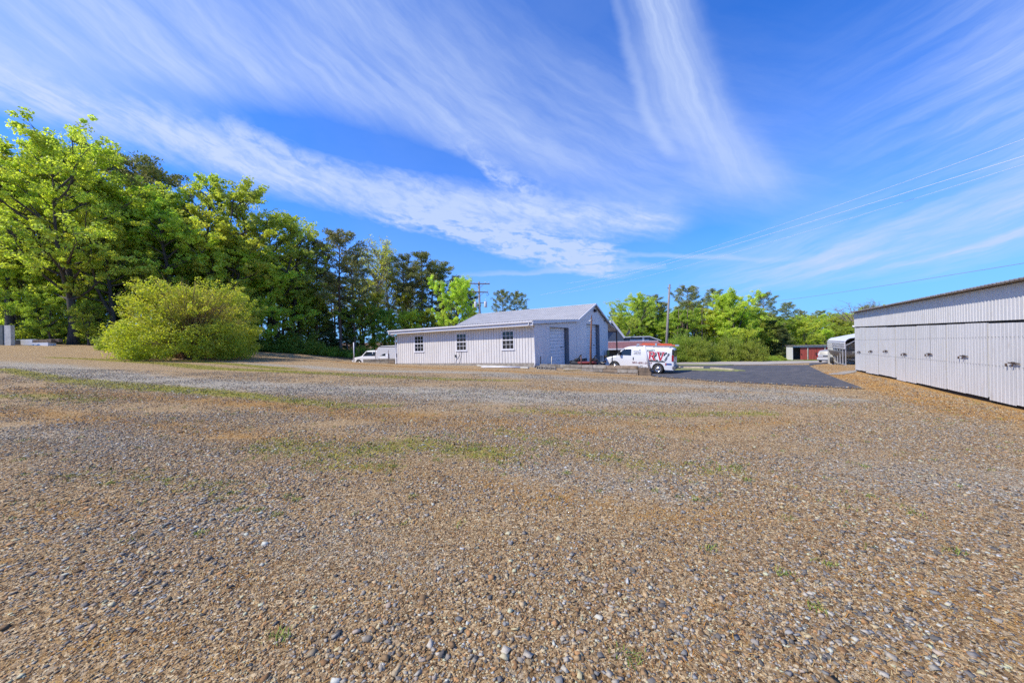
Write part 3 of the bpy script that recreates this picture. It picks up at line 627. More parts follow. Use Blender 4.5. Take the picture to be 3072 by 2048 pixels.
# main roof
b = bw(); oy = .38
zr = lambda y: 3.29 + (4.99 - 3.29) * (y - LD) / (12.6 - LD)
ya = LD - .12; n = 56
prof = []
V = []; xs = []
for k in range(n):
    x = -ML + (ML + .3) * k / n; p = (ML + .3) / n; xs += [(x, 0), (x + p * .7, 0), (x + p * .8, .028), (x + p * .92, .028)]
xs.append((.3, 0))
for x, dz in xs: V += [(x, ya, zr(ya) + dz), (x, 12.6, zr(12.6) + dz), (x, 17.42, 4.99 - 1.77 * (17.42 - 12.6) / 4.7 + dz)]
b.add(V, [(3 * i + k, 3 * i + 3 + k, 3 * i + 4 + k, 3 * i + 1 + k) for i in range(len(xs) - 1) for k in (0, 1)])
b.build('gable_roof', M['roofm'], ws)
b = bw()
for x0 in (.27, -ML - .05):
    b.xprism([(ya - .02, zr(ya) - .12), (ya - .02, zr(ya) + .03), (12.6, 5.03), (12.6, 4.88)], x0, x0 + .05); b.xprism([(12.6, 4.88), (12.6, 5.03), (17.45, 3.20), (17.45, 3.06)], x0, x0 + .05)
b.box(-ML, .3, 12.52, 12.68, 4.99, 5.03); b.box(-ML, .28, ya - .03, ya + .0, zr(ya) - .1, zr(ya) - .01)
b.build('roof_trim', M['trim'], ws)
b = bw(); b.box(-LT + .02, -.45, .15, LD, -.3, 2.55); b.box(-ML + .05, -.45, LD + .01, 17.2, -.9, 3.1); b.xprism([(LD + .1, 3.1), (12.6, 4.86), (17.1, 3.12)], -ML + .05, -.45); b.build('back_wall', M['shade'], ws)
# vent and lamp on the gable, side awning
b = bw(); b.tube([(.03, 12.75, 4.35), (.24, 12.75, 4.33)], [.16, .14], 12); b.build('exhaust_fan', M['black'], ws)
b = bw(); b.box(.03, .16, 15.9, 16.05, 3.42, 3.52); b.build('wall_lamp', M['ink'], ws)
b = bw(); b.xprism([(17.3, 3.16), (17.3, 3.22), (20.6, 2.50), (20.6, 2.44)], -9, .27); b.box(.2, .26, 20.55, 20.62, 2.36, 2.55); b.build('awning_roof', M['trim'], ws)
b = bw(); b.box(.02, .06, 17.32, 20.4, 2.25, 2.42); b.beam((.12, 20.4, 2.45), (.12, 20.4, -2.2), .12); b.build('awning_post', M['rust'], ws)
# small things on the front wall
b = bw(); b.box(-7.05, -6.93, -.10, -.025, .48, .66); mm = b.build('meter_box', M['ink'], ws)
b = bw(); b.tube([(-6.55, -.05, 1.0), (-6.6, -.05, .6), (-6.95, -.05, .25), (-7.05, -.06, .0)], .011, 5); b.tube([(-6.35, -.05, .95), (-6.5, -.05, .4), (-6.62, -.05, 0)], .011, 5); b.build('cable', M['black'], mm)
# ---------------------------------------------------------------- low block and timber wall in front of the doors
def wall_of_blocks(name, label, org, rz, spec, seed):
    """spec: list of (x0, x1, z0, z1) courses"""
    w = MB(); r = random.Random(seed)
    for x0, x1, z0, z1, dp in spec:
        x = x0
        while x < x1 - .05:
            L_ = min(r.uniform(.5, 1.1), x1 - x); t_ = r.choice([(.34, .30, .25), (.31, .27, .21), (.38, .34, .28), (.31, .24, .17), (.28, .25, .21), (.36, .32, .25)])
            k_ = r.uniform(.85, 1.1); w.cc = tuple(c * k_ for c in t_)
            w.box(x + .006, x + L_ - .006, -dp / 2 + r.uniform(-.015, .015), dp / 2, z0 + .004, z1 - r.uniform(.004, .02)); x += L_
    w.cc = (.2, .17, .13); w.box(spec[0][0] + .05, spec[0][1] - .05, -.05, .12, min(s[2] for s in spec) - .2, max(s[3] for s in spec) - .03)
    e = w.build(name, M['block'], None, bevel=.012, color=True); e.location = org; e.rotation_euler = (0, 0, rz)
    return tag(e, label, 'wall')
wall_of_blocks('retaining_wall', 'low weathered block wall running from the white workshop corner to the van', (1.9, 25.1, 0), GA_,
               [(0, 6.5, -.27, -.06, .22), (0, 6.5, -.50, -.28, .26), (.5, 6.5, -.74, -.51, .26), (2, 6.5, -.98, -.75, .26)], 3)
tw = MB(); tw.box(6.52, 7.22, -.12, .12, -.42, -.19); tw.box(6.55, 7.25, -.14, .12, -.68, -.43); tw.box(6.52, 7.24, -.14, .14, -.95, -.69)
e = tw.build('timber_stack', M['wood'], None, bevel=.01); e.location = (1.9, 25.1, .02); e.rotation_euler = (0, 0, GA_); tag(e, 'short stack of grey railway sleepers at the end of the low wall beside the van', 'timber')
wall_of_blocks('block_wall', 'low concrete block wall behind the far end of the lean-to, in front of the caravan', (P(1090, 1080, 36).x, 36, -.02), R(-8), [(0, 3.9, -.12, .08, .2), (0, 3.9, -.40, -.13, .2)], 5)
# ---------------------------------------------------------------- storage building on the right
sb = thing('storage_building', 'long white corrugated metal storage building with a row of padlocked double doors on the right', 'storage building', (20.52, 21.9, 0), GA_)
def tY(px): Y = 7.29 / ((px - 1536) / F - .604); return -(21.9 - Y) * 1.168
zd = lambda y: 2.0 + .0085 * y; ztp = lambda y: 2.80
zg = lambda y: -.62 - .0155 * y
Lb = 20.0
b = MB(); sheet(b, -Lb, 0, lambda y: zd(y) - .01, ztp, .16, .010, -.045, 'rib', 'y', 1); b.build('upper_wall', M['corr'], sb)
b = MB(); b.box(.03, .08, -Lb, 0, -.9, 2.78); b.box(.08, 9, -.05, 0, -.9, 2.75); b.box(8.95, 9, -Lb, -.05, -.9, 2.6); b.build('gap_shade_backing', M['dark'], sb)  # near-black backing, its colour stands in for the shade in the door gaps
b = MB(); sheet(b, .1, 9, lambda x: -.8, lambda x: 2.74, .16, .02, 0.03, 'rib', 'x', -1); b.build('side_wall', M['corr'], sb)
b = MB(); b.add([(-.26, -Lb, 2.83), (-.26, .12, 2.83), (9.1, .12, 2.55), (9.1, -Lb, 2.55), (-.26, -Lb, 2.86), (-.26, .12, 2.86), (9.1, .12, 2.58), (9.1, -Lb, 2.58)], [(0, 1, 2, 3), (7, 6, 5, 4), (0, 4, 5, 1), (1, 5, 6, 2), (2, 6, 7, 3), (3, 7, 4, 0)])
for k in range(int(Lb / .18)): b.box(-.275, .3, -Lb + k * .18, -Lb + k * .18 + .05, 2.845, 2.875)
b.build('roof', mat('roof_edge', (.22, .19, .165), .6, (.34, .32, .30), 5), sb)
b = MB(); b.box(-.02, .03, -.02, .05, -.85, 2.80); b.build('corner_trim', M['trim'], sb)
seams = [2566.5, 2598, 2638, 2690, 2753, 2843, 2969]; ys = [tY(s) for s in seams]; ys += [ys[-1] - 2.42, ys[-1] - 4.84]
r = random.Random(4)
for i in range(len(ys) - 1):
    y1, y0 = ys[i], ys[i + 1]; mid_ = (y0 + y1) / 2; gap = r.choice([.035, .05, .065])
    tp = r.uniform(.0, .035); bt = r.uniform(.03, .10); ang = r.uniform(-.004, .010)
    dr = thing_door = None
    b = MB(); base = -.03 - r.uniform(0, .012)
    for a, c_ in ((y0 + gap, mid_ - .006), (mid_ + .006, y1 - gap)):
        t2 = tp + r.uniform(0, .02); b2 = bt + r.uniform(-.02, .02)
        sheet(b, a, c_, lambda y: zg(y) + b2 + ang * (y - a), lambda y: zd(y) - .055 - t2, .16, .0065, base - r.uniform(0, .008), 'rib', 'y', 1)
        b.box(base + .002, base + .03, a, c_, zg(a) + b2 + .03, zd(a) - .06 - t2)
    b.mi = 1
    for zz in (.62, 1.45):
        k = y0 + .1
        while k < y1 - .05:
            b.box(base - .03, base - .016, k - .006, k + .006, zg(k) + .45 + zz * .95 - .006, zg(k) + .45 + zz * .95 + .006); k += .16
    dr = b.build('storage_door', [M['corr'], M['ink']], sb)
    hz_ = [.55, .66, .75, .70, .79, .82, .75, .75][i] if i < 8 else .7
    zc = (P(0, 0, 1).z * 0) + hz_
    l = MB(); ml = mid_ + .02
    l.box(base - .055, base - .03, ml - .22, ml + .20, zc - .014, zc + .014); l.box(base - .05, base - .03, ml - .05, ml + .07, zc - .024, zc + .03); l.tube([(base - .05, ml + .02, zc - .03), (base - .05, ml + .03, zc - .085)], .016, 8)
    l.tube([(base - .05, ml + .28, zc - .02), (base - .05, ml + .28, zc - .10)], .02, 6)
    l.build('latch', mat('latch_rust', (.10, .055, .035), .7, (.03, .025, .02), 30), dr)
b = MB(); b.box(-.05, .05, .06, .16, 2.62, 2.72); b.build('bracket', M['trim'], sb)
b = MB(); b.lathe([(0, 0), (.07, 0), (.1, .12), (.0, .12)], 12, (-.02, .12, 1.95), 'z'); b.build('wall_lamp', M['trim'], sb)
# ---------------------------------------------------------------- carport beyond it
cpt = thing('carport', 'open metal carport with white rolled roof edge and galvanised posts beside the storage building', 'carport', (25.4, 28.0, -.82), GA_)
eh = 2.08; LC = 6.1
def arc(n=6, rr=.45): return [(rr - rr * math.cos(math.pi / 2 * k / n), eh - rr + rr * math.sin(math.pi / 2 * k / n)) for k in range(n + 1)]
pr = [(0, 1.25)] + [(0, 1.25 + .19 * k) for k in range(1, 3)] + arc() + [(3.2, eh + .62)]
pr2 = pr + [(6.4 - x, z) for x, z in reversed(pr[:-1])]
b = MB()
V = []
for x, z in pr2: V += [(x, 0, z), (x, LC, z)]
b.add(V, [(2 * i, 2 * i + 1, 2 * i + 3, 2 * i + 2) for i in range(len(pr2) - 1)], False)
V = [(x, y, z - .04) for x, z in pr2 for y in (0, LC)]
b.add(V, [(2 * i, 2 * i + 1, 2 * i + 3, 2 * i + 2) for i in range(len(pr2) - 1)], False)
for k in range(4): b.box(-.03, .0, 0.02, LC - .02, 1.3 + k * .17, 1.34 + k * .17)
b.box(-.01, .03, -.02, 0, 1.25, 1.75)
b.build('carport_roof', M['trim'], cpt)
for k in range(8): b = MB(); y = .06 + k * (LC - .12) / 7; b.box(.02, .08, y - .03, y + .03, -.3, 1.5); b.build('post', M['alu'], cpt)
for k in range(5): b = MB(); y = .06 + k * (LC - .12) / 4; b.box(6.32, 6.38, y - .03, y + .03, -.3, 1.5); b.build('post', M['alu'], cpt)
b = MB(); b.box(.0, .1, 0, LC, .0, .05); b.beam((.05, .03, 1.5), (1.2, .03, eh + .2), .05); b.build('rail', M['alu'], cpt)
# ---------------------------------------------------------------- red storage shed far right
p0 = P(2379, 1079, 60); rs = thing('red_shed', 'low red storage shed with white end wall and one open dark bay beyond the road', 'shed', (p0.x, 60, p0.z), R(-12))
Ls = 13.5; hS = 2.15
b = MB(); b.box(0, Ls, 1.9, 1.95, -.1, hS); b.box(0, Ls, 0.05, 1.9, -.15, -.02); b.box(Ls - .05, Ls, .02, 1.9, -.1, hS); b.build('back_wall', mat('shed_interior', (.10, .09, .08), .8), rs)
b = MB(); b.box(-.05, .0, -.02, 1.95, -.1, hS); b.build('end_wall', M['trim'], rs)
b = MB(); b.box(-.02, Ls + .2, -.18, -.10, hS - .1, hS + .08); b.build('fascia', mat('fascia_blue', (.36, .46, .50), .5), rs)
b = MB(); b.box(-.2, Ls + .3, -.3, 2.1, hS + .09, hS + .14)
for k in range(34): x = -.15 + k * .42; b.box(x, x + .09, -.34, 2.05, hS + .14, hS + .19)
b.build('roof', mat('shed_roof', (.16, .14, .14), .6, (.28, .26, .25), 3), rs)
dp = [(1.05, 2.02), (2.2, 3.3), (3.3, 4.45), (4.6, 5.7), (5.7, 6.8), (6.95, 8.0), (8.0, 9.1), (9.3, 10.4), (10.4, 11.5)]
for a, c_ in dp: b = MB(); sheet(b, a + .02, c_ - .02, lambda x: .03, lambda x: hS - .1, .2, .03, 0, 'rib'); b.build('door', M['redpaint'], rs)
for x in (2.08, 4.5, 6.85, 9.2, 11.6): b = MB(); b.box(x - .04, x + .07, -.1, .02, -.1, hS); b.build('post', M['bone'], rs)
b = MB(); b.box(3.2, 3.32, -.08, -.03, .7, 1.2); b.build('latch', M['black'], rs)
b = MB(); b.box(1.15, 1.22, -.08, -.03, .8, 1.0); b.build('latch', M['black'], rs)
b = MB(); b.box(.1, 1.3, -.7, .1, -.06, .03); b.build('slab', M['conc'], rs)
# ---------------------------------------------------------------- houses behind the van
hz0 = P(1824, 1065, 50); rh = thing('long_shed', 'long low shed with ribbed red-brown roof and dark open front behind the white van', 'shed', (hz0.x - .8, 50, -1.9), R(-6))
zc = lambda px, py, Y: P(px, py, Y).z + 1.9
t0, t1 = zc(1860, 1025, 53), zc(1860, 1044.5, 50)
b = MB(); V = []; n = 26
for k in range(n + 1): x = 8.4 * k / n; V += [(x, -.5, t1), (x, 3.6, t0)]
b.add(V, [(2 * i, 2 * i + 2, 2 * i + 3, 2 * i + 1) for i in range(n)])
for k in range(n): x = 8.4 * k / n; b.add([(x, -.5, t1), (x + .04, -.5, t1 + .05), (x + .1, -.5, t1), (x, 3.6, t0), (x + .04, 3.6, t0 + .05), (x + .1, 3.6, t0)], [(0, 1, 4, 3), (1, 2, 5, 4)])
b.build('roof', M['redroof'], rh)
b = MB(); b.box(0, 8.4, -.56, -.5, t1 - .18, t1 + .02); b.box(0, 8.4, 3.6, 3.7, t0 - .05, t0 + .08); b.build('fascia', M['trim'], rh)
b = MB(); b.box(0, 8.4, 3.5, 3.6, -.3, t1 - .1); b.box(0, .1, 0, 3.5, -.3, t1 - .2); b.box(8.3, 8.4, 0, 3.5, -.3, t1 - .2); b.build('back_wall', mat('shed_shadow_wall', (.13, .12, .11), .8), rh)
for x in (2.1, 4.9, 7.6): b = MB(); b.box(x, x + .12, -.45, -.33, -.3, t1 - .15); b.build('post', M['wood'], rh)
hs = thing('blue_house', 'slate blue house with white-trimmed gable and low wing, behind the workshop and van', 'house', (0, 58, 0), 0)
def q58(px, py, dy=0): v = P(px, py, 58 + dy); return (v.x, v.z)
b = MB(); ap = q58(1834, 964); rl = q58(1871, 1013); ll = q58(1797, 1013)
b.prism([(ll[0], -2.4), (rl[0], -2.4), rl, ap, ll], 0, 8); b.build('gable_wall', M['slate'], hs)
b = MB()
for a, c_ in ((ap, rl), (ap, ll)): b.beam((a[0], -.25, a[1] + .08), (c_[0] + (c_[0] - a[0]) * .04, -.25, c_[1] - .0), .14, .28); b.add([(a[0], -.3, a[1] + .12), (c_[0], -.3, c_[1] + .12), (c_[0], 8.2, c_[1] + .12), (a[0], 8.2, a[1] + .12)], [(0, 1, 2, 3)])
b.build('gable_roof', M['trim'], hs)
w0, w1, w2 = q58(1873, 1011), q58(1950, 1009), q58(1980, 1021)
b = MB(); b.prism([(w0[0], -2.4), (w2[0], -2.4), (w2[0], w2[1] - .1), (w1[0], w1[1] - .1), (w0[0], w0[1] - .1)], .5, 6); b.build('wing_wall', M['slate'], hs)
b = MB(); b.beam((w0[0] - .1, .3, w0[1]), (w1[0], .3, w1[1]), .3, .14); b.beam((w1[0], .3, w1[1]), (w2[0] + .3, .3, w2[1] - .05), .3, .12)
b.add([(w0[0], .2, w0[1]), (w1[0], .2, w1[1]), (w1[0], 6.2, w1[1]), (w0[0], 6.2, w0[1]), (w2[0], .2, w2[1]), (w2[0], 6.2, w2[1])], [(0, 1, 2, 3), (1, 4, 5, 2)]); b.build('wing_roof', M['trim'], hs)
for px0, px1 in ((1893, 1911), (1913, 1929), (1936, 1949)):
    a, c_ = q58(px0, 1018), q58(px1, 1028); b = MB(); b.box(a[0], c_[0], .44, .49, c_[1], a[1]); wq = b.build('window', mat('curtained_glass', (.40, .45, .50), .3), hs)
    b = MB(); n = 6
    for k in range(n + 1): x = a[0] + (c_[0] - a[0]) * k / n; b.box(x - .03, x + .03, .40, .438, c_[1], a[1])
    b.build('window_bars', M['trim'], wq)
a = q58(1932, 1022); b = MB(); b.box(a[0] - .15, a[0] + .15, .3, .45, -1, q58(1932, 1012)[1]); b.build('trim_board', M['trim'], hs)
a = q58(1884, 1008); dsh = thing('satellite_dish', 'small dark satellite dish on the blue house roof behind the workshop', 'satellite dish', (a[0], 57.6, a[1]), R(40))
b = MB(); b.lathe([(0, 0), (.25, .03), (.45, .1)], 16, (0, 0, 0), 'y'); o_ = b.build('dish', mat('dish_grey', (.2, .2, .2), .5), dsh); o_.location = (0, 0, .45); o_.rotation_euler = (R(35), 0, 0)
b = MB(); b.tube([(0, .05, 0), (0, .05, .45)], .03, 6); b.tube([(0, .05, .3), (0, -.5, .5)], .02, 6); b.build('mast', M['ink'], dsh)
# ---------------------------------------------------------------- poles and wires
p = P(2000, 1021, 50); q = P(2009, 853, 50)
d_ = (q - p); base = p - d_ * ((p.z - G(p.x, 50)) / d_.z); up_ = thing('utility_pole', 'tall bare grey wooden pole leaning slightly, standing behind the white van', 'pole', base)
b = MB(); b.tube([(0, 0, 0), tuple((q - base) * .5), tuple(q - base)], [.17, .15, .125], 12); b.build('pole', M['pole'], up_)
b = MB(); t_ = (q - base); b.tube([(t_.x - .25, 0, t_.z - .55), (t_.x + .2, 0, t_.z - .5)], .03, 6); b.tube([(t_.x - .25, 0, t_.z - .55), (t_.x - .25, 0, t_.z - .4)], .05, 8); b.build('bracket', M['rust'], up_)
q = P(1437.5, 845, 52); base = Vector((q.x, 52, G(q.x, 52))); Hh = q.z - base.z
tp_ = thing('utility_pole', 'dark wooden utility pole with two crossarms and transformers rising behind the workshop roof', 'utility pole', base)
b = MB(); b.tube([(0, 0, 0), (-.03, 0, Hh)], [.19, .13], 12); b.build('pole', M['pole'], tp_)
for za, x0, x1, tl in ((.28, -1.32, 1.5, -.08), (1.45, -1.1, 1.25, -.1)):
    b = MB(); b.beam((x0, -.15, Hh - za - tl * .3), (x1, -.15, Hh - za + tl), .1, .14); b.beam((-.75, -.15, Hh - za), (0, -.15, Hh - za - .7), .04); b.beam((.75, -.15, Hh - za), (0, -.15, Hh - za - .7), .04); ca = b.build('crossarm', M['wood'], tp_)
    for x in (x0 + .1, x0 + .6, x1 - .6, x1 - .1): b = MB(); b.lathe([(.03, 0), (.06, .05), (.03, .1), (.05, .15), (0, .18)], 8, (x, -.15, Hh - za + .06), 'z'); b.build('insulator', M['alu'], ca)
for x in (-.55, .85): b = MB(); b.lathe([(0, 0), (.2, 0), (.22, .05), (.22, .75), (.18, .82), (0, .85)], 14, (x, -.1, Hh - 3.65), 'z'); b.tube([(x, -.1, Hh - 2.8), (x, -.1, Hh - 2.45)], .04, 6); b.build('transformer', mat('transformer_grey', (.55, .56, .56), .4), tp_)
b = MB(); b.tube([(1.2, -.15, Hh - 1.6), (1.35, -.15, Hh - 1.9), (1.1, -.15, Hh - 2.05), (1.05, -.15, Hh - 1.8)], .035, 6); b.build('cable_loop', M['black'], tp_)
b = MB(); b.tube([(-.2, -.12, Hh - 1.4), (-.5, -.1, Hh - 2.4)], .02, 5); b.build('drop_cable', M['black'], tp_)
b = MB(); b.tube([(.1, -.12, Hh - 3.0), (.8, -.1, Hh - 3.0)], .05, 5); b.build('transformer_bracket', M['black'], tp_)
def wire(pa, pb, ra, mt, label, group=None, sag=.4, rb=None):
    a, c_ = P(*pa), P(*pb); pts = []
    for k in range(41): t_ = k / 40; v = a.lerp(c_, t_); v.z -= sag * 4 * t_ * (1 - t_); pts.append(v)
    b = MB(); b.tube(pts, [ra + ((rb or ra) - ra) * k / 40 for k in range(41)], 5); tag(b.build('power_line', mt, None), label, 'power line', group)
wire((3250, 352, 24), (1700, 850, 100), .015, M['wline'], 'highest thin bright power line crossing the sky on the right', sag=1.6, rb=.02)
wire((3250, 412, 24), (1620, 885, 100), .018, M['wline'], 'middle bright power line of the three high on the right', sag=.9, rb=.022)
wire((3250, 436, 24), (1680, 880, 100), .012, M['wline'], 'lowest of the three bright power lines high on the right', sag=1.3, rb=.015)
wire((3250, 760, 18), (2335, 902, 80), .016, M['line'], 'dark single cable running low above the storage building roof', sag=.15, rb=.03)
# ---------------------------------------------------------------- vehicles
def interp(x, pts): return float(np.interp(x, [p[0] for p in pts], [p[1] for p in pts]))
class Body:
    def __init__(s, L, W, H, belt, top, wheels, ra, zb=.34, tumble=.15, nose=.10, tail=.04, rw=.36):
        s.L, s.W, s.H, s.belt, s.top, s.wheels, s.ra, s.zb, s.tumble, s.nose, s.tail, s.rw = L, W, H, belt, top, wheels, ra, zb, tumble, nose, tail, rw
    def hw(s, x, z):
        w = s.W / 2 * (1 - s.tumble * max(0, z - s.belt) / (s.H - s.belt) - .05 * max(0, (.75 - z)))
        if x < .7: w *= 1 - s.nose * ((.7 - x) / .7) ** 2
        if x > s.L - .5: w *= 1 - s.tail * ((x - s.L + .5) / .5) ** 2
        return w
    def bot(s, x):
        z = s.zb
        for c in s.wheels:
            d = abs(x - c)
            if d < s.ra: z = max(z, s.rw + math.sqrt(s.ra ** 2 - d * d))
        return z
    def mesh(s, parent, mt):
        xs = set(np.linspace(0, s.L, 46).tolist())
        for c in s.wheels:
            for k in range(-8, 9): xs.add(c + s.ra * math.sin(k * math.pi / 16) * .999)
        for p in s.top: xs.add(p[0])
        xs = sorted(x for x in xs if 0 <= x <= s.L); b = MB(); NR = 9; V = []; rows = 2 * NR + 1
        for x in xs:
            zb, zt = s.bot(x), interp(x, s.top); col = []
            for k in range(NR):
                f = k / (NR - 1); z = zb + (zt - zb) * f; w = s.hw(x, z)
                if k == NR - 1: w -= .11
                if k == NR - 2: z = zb + (zt - zb) * .955; w = s.hw(x, z) - .012
                col.append((w, z))
            V += [(x, -w, z) for w, z in col] + [(x, 0, zt + .03)] + [(x, w, z) for w, z in reversed(col)]
        n = len(xs); b.add(V, [(i * rows + k, (i + 1) * rows + k, (i + 1) * rows + k + 1, i * rows + k + 1) for i in range(n - 1) for k in range(rows - 1)], True)
        for i in (0, n - 1): b.add([V[i * rows + k] for k in range(rows)], [(k, k + 1, rows - 2 - k, rows - 1 - k) for k in range(NR)])
        o = b.build('body', mt, parent)
        b = MB(); b.box(.25, s.L - .25, -s.W / 2 + .2, s.W / 2 - .2, s.zb - .03, s.zb + .3)
        for c in s.wheels: b.box(c - s.ra, c + s.ra, -s.W / 2 + .16, s.W / 2 - .16, s.zb, s.rw + s.ra)
        b.build('underbody', M['dark'], parent)
        return o
    def pt(s, x, z, off=.006, side=-1): return (x, side * (s.hw(x, z) + off), z)
    def panel(s, poly, mt, name, parent, off=.006, sides=(-1,), sub=True):
        for sd in sides: b = MB(); b.add([s.pt(x, z, off, sd) for x, z in poly], [tuple(range(len(poly)))]); o = b.build(name, mt, parent)
        return o
    def grid(s, x0, x1, z0, z1, mt, name, parent, off=.006, nx=4, nz=3, sides=(-1,)):
        b = MB()
        for sd in sides:
            V = [s.pt(x0 + (x1 - x0) * i / nx, z0 + (z1 - z0) * j / nz, off, sd) for i in range(nx + 1) for j in range(nz + 1)]; m_ = nz + 1
            b.add(V, [(i * m_ + j, (i + 1) * m_ + j, (i + 1) * m_ + j + 1, i * m_ + j + 1) for i in range(nx) for j in range(nz)]); o = b.build(name, mt, parent); b = MB()
        return o
    def line(s, pts, mt, name, parent, w=.012, off=.004):
        for sd in (-1, 1):
            b = MB()
            for a, c_ in zip(pts[:-1], pts[1:]): b.beam(s.pt(*a, off, sd), s.pt(*c_, off, sd), w)
            o = b.build(name, mt, parent)
        return o
    def wheel(s, x, side, parent, r=.37, w=.24, holes=8):
        y = side * (s.W / 2 - .05); sg = side
        wt = MB(); wt.lathe([(r * .62, -sg * w * .9), (r * .93, -sg * w), (r, -sg * w * .8), (r, -sg * .05), (r * .95, 0.0), (r * .80, sg * .012), (r * .60, 0)], 28, (x, y, r)); t_ = wt.build('tyre', M['tyre'], parent)
        rm = MB(); rm.lathe([(r * .62, -sg * .01), (r * .58, sg * .012), (r * .54, -sg * .03), (r * .30, -sg * .015), (r * .24, sg * .02), (0, sg * .03)], 28, (x, y, r)); hb = rm; rm.mi = 1
        for k in range(holes):
            a = 2 * math.pi * k / holes; hb.lathe([(0, sg * .002), (r * .075, sg * .001), (r * .075, -sg * .02)], 8, (x + r * .42 * math.cos(a), y - sg * .012, r + r * .42 * math.sin(a)))
        hb.lathe([(0, sg * .034), (r * .08, sg * .03)], 10, (x, y, r))
        rm.build('rim', [M['chrome'], M['dark']], t_)
vb = Body(5.69, 2.0, 2.08, 1.15, [(0, .62), (.03, .95), (.12, 1.06), (.45, 1.16), (.98, 1.26), (1.08, 1.33), (1.40, 1.68), (1.70, 1.93), (1.95, 2.02), (2.4, 2.065), (5.2, 2.06), (5.5, 2.03), (5.64, 1.9), (5.69, 1.2), (5.69, .5)], [.95, 4.52], .48, tumble=.13, rw=.38)
vb.top = [(0, .62), (.03, .95), (.12, 1.06), (.45, 1.16), (.98, 1.26), (1.08, 1.33), (1.40, 1.68), (1.70, 1.93), (1.95, 2.02), (2.4, 2.065), (5.2, 2.06), (5.58, 2.03), (5.66, 1.97), (5.69, 1.86)]
rear = Vector((12.97, 29.6)); ax = Vector((math.cos(GA_), math.sin(GA_))); fr = rear - ax * 5.69; n_ = Vector((-math.sin(GA_), math.cos(GA_)))
org = fr + n_ * 1.0
zf, zr_ = G(*(org + ax * .95)), G(*(org + ax * 4.3)); pit = math.atan2(zr_ - zf, 3.35)
van = thing('work_van', 'white work van with red lettering on its side and a ladder on its roof', 'van', (org.x, org.y, zf - .95 * math.tan(pit) + .03), GA_)
van.rotation_euler = (0, -pit, GA_); van.scale = (1, 1, 1.06); KV = van.scale
vbo = vb.mesh(van, M['paint'])
for x in vb.wheels:
    for sd in (-1, 1): vb.wheel(x, sd, van, .40, .24)
vb.panel([(1.13, 1.34), (1.22, 1.345), (2.33, 1.345), (2.33, 1.86), (1.78, 1.86), (1.50, 1.66)], M['glass'], 'side_window', van, .008, (-1, 1))
vb.line([(1.05, .5), (1.05, 1.30), (1.16, 1.34)], M['line'], 'door_seam', van); vb.line([(2.42, .45), (2.42, 1.95), (1.85, 1.95), (1.55, 1.75)], M['line'], 'door_seam', van); vb.line([(3.55, .45), (3.55, 1.95)], mat('soft_seam', (.45, .45, .46), .5), 'panel_seam', van, .008)
b = MB(); b.add([(1.10, -.82, 1.36), (1.10, .82, 1.36), (1.66, .74, 1.91), (1.66, -.74, 1.91)], [(0, 1, 2, 3)]); o_ = b.build('windscreen', M['glass'], van); o_.location = (-.012, 0, .02)
vb.grid(2.48, 2.56, 1.0, 1.22, M['black'], 'door_handle', van, .02, 1, 1)
b = MB(); b.box(1.30, 1.46, -1.24, -1.04, 1.36, 1.64); b.beam((1.38, -.95, 1.45), (1.38, -1.08, 1.45), .06); b.build('wing_mirror', M['black'], van, bevel=.02)
b = MB(); b.box(1.30, 1.46, 1.04, 1.24, 1.36, 1.64); b.build('wing_mirror', M['black'], van, bevel=.02)
vb.grid(.02, .22, .82, .97, mat('head_lamp', (.35, .36, .38), .15), 'headlamp', van, .012, 2, 1, (-1, 1)); vb.grid(.03, .20, .68, .81, M['amber'], 'indicator', van, .012, 2, 1, (-1, 1))
b = MB(); b.box(-.03, .0, -.7, .7, .68, .95); b.build('grille', M['black'], van)
b = MB(); b.box(-.1, .12, -.97, .97, .38, .6); b.build('front_bumper', M['black'], van, bevel=.03); b = MB(); b.box(5.6, 5.86, -.98, .98, .42, .64); b.beam((5.8, -.2, .5), (6.15, -.2, .48), .07); b.build('rear_bumper', mat('bumper_dark', (.10, .10, .11), .5), van, bevel=.02)
for sd in (-1, 1):
    b = MB(); b.box(5.54, 5.705, sd * .985 - .03, sd * .985 + .012 * sd, 1.02, 1.48); b.build('tail_lamp', M['taill'], van, bevel=.01)
    b = MB(); b.box(5.56, 5.70, sd * .93 - .06, sd * .955, 1.50, 1.93); b.build('rear_quarter_glass', M['glass'], van)
for y0, y1 in ((-.78, -.06), (.06, .78)): b = MB(); b.box(5.685, 5.70, y0, y1, 1.35, 1.85); b.build('rear_window', M['glass'], van)
b = MB(); b.box(5.69, 5.70, -.01, .01, .6, 1.95); b.box(5.70, 5.72, -.25, .05, .8, .95); b.build('rear_door_seam', M['line'], van)
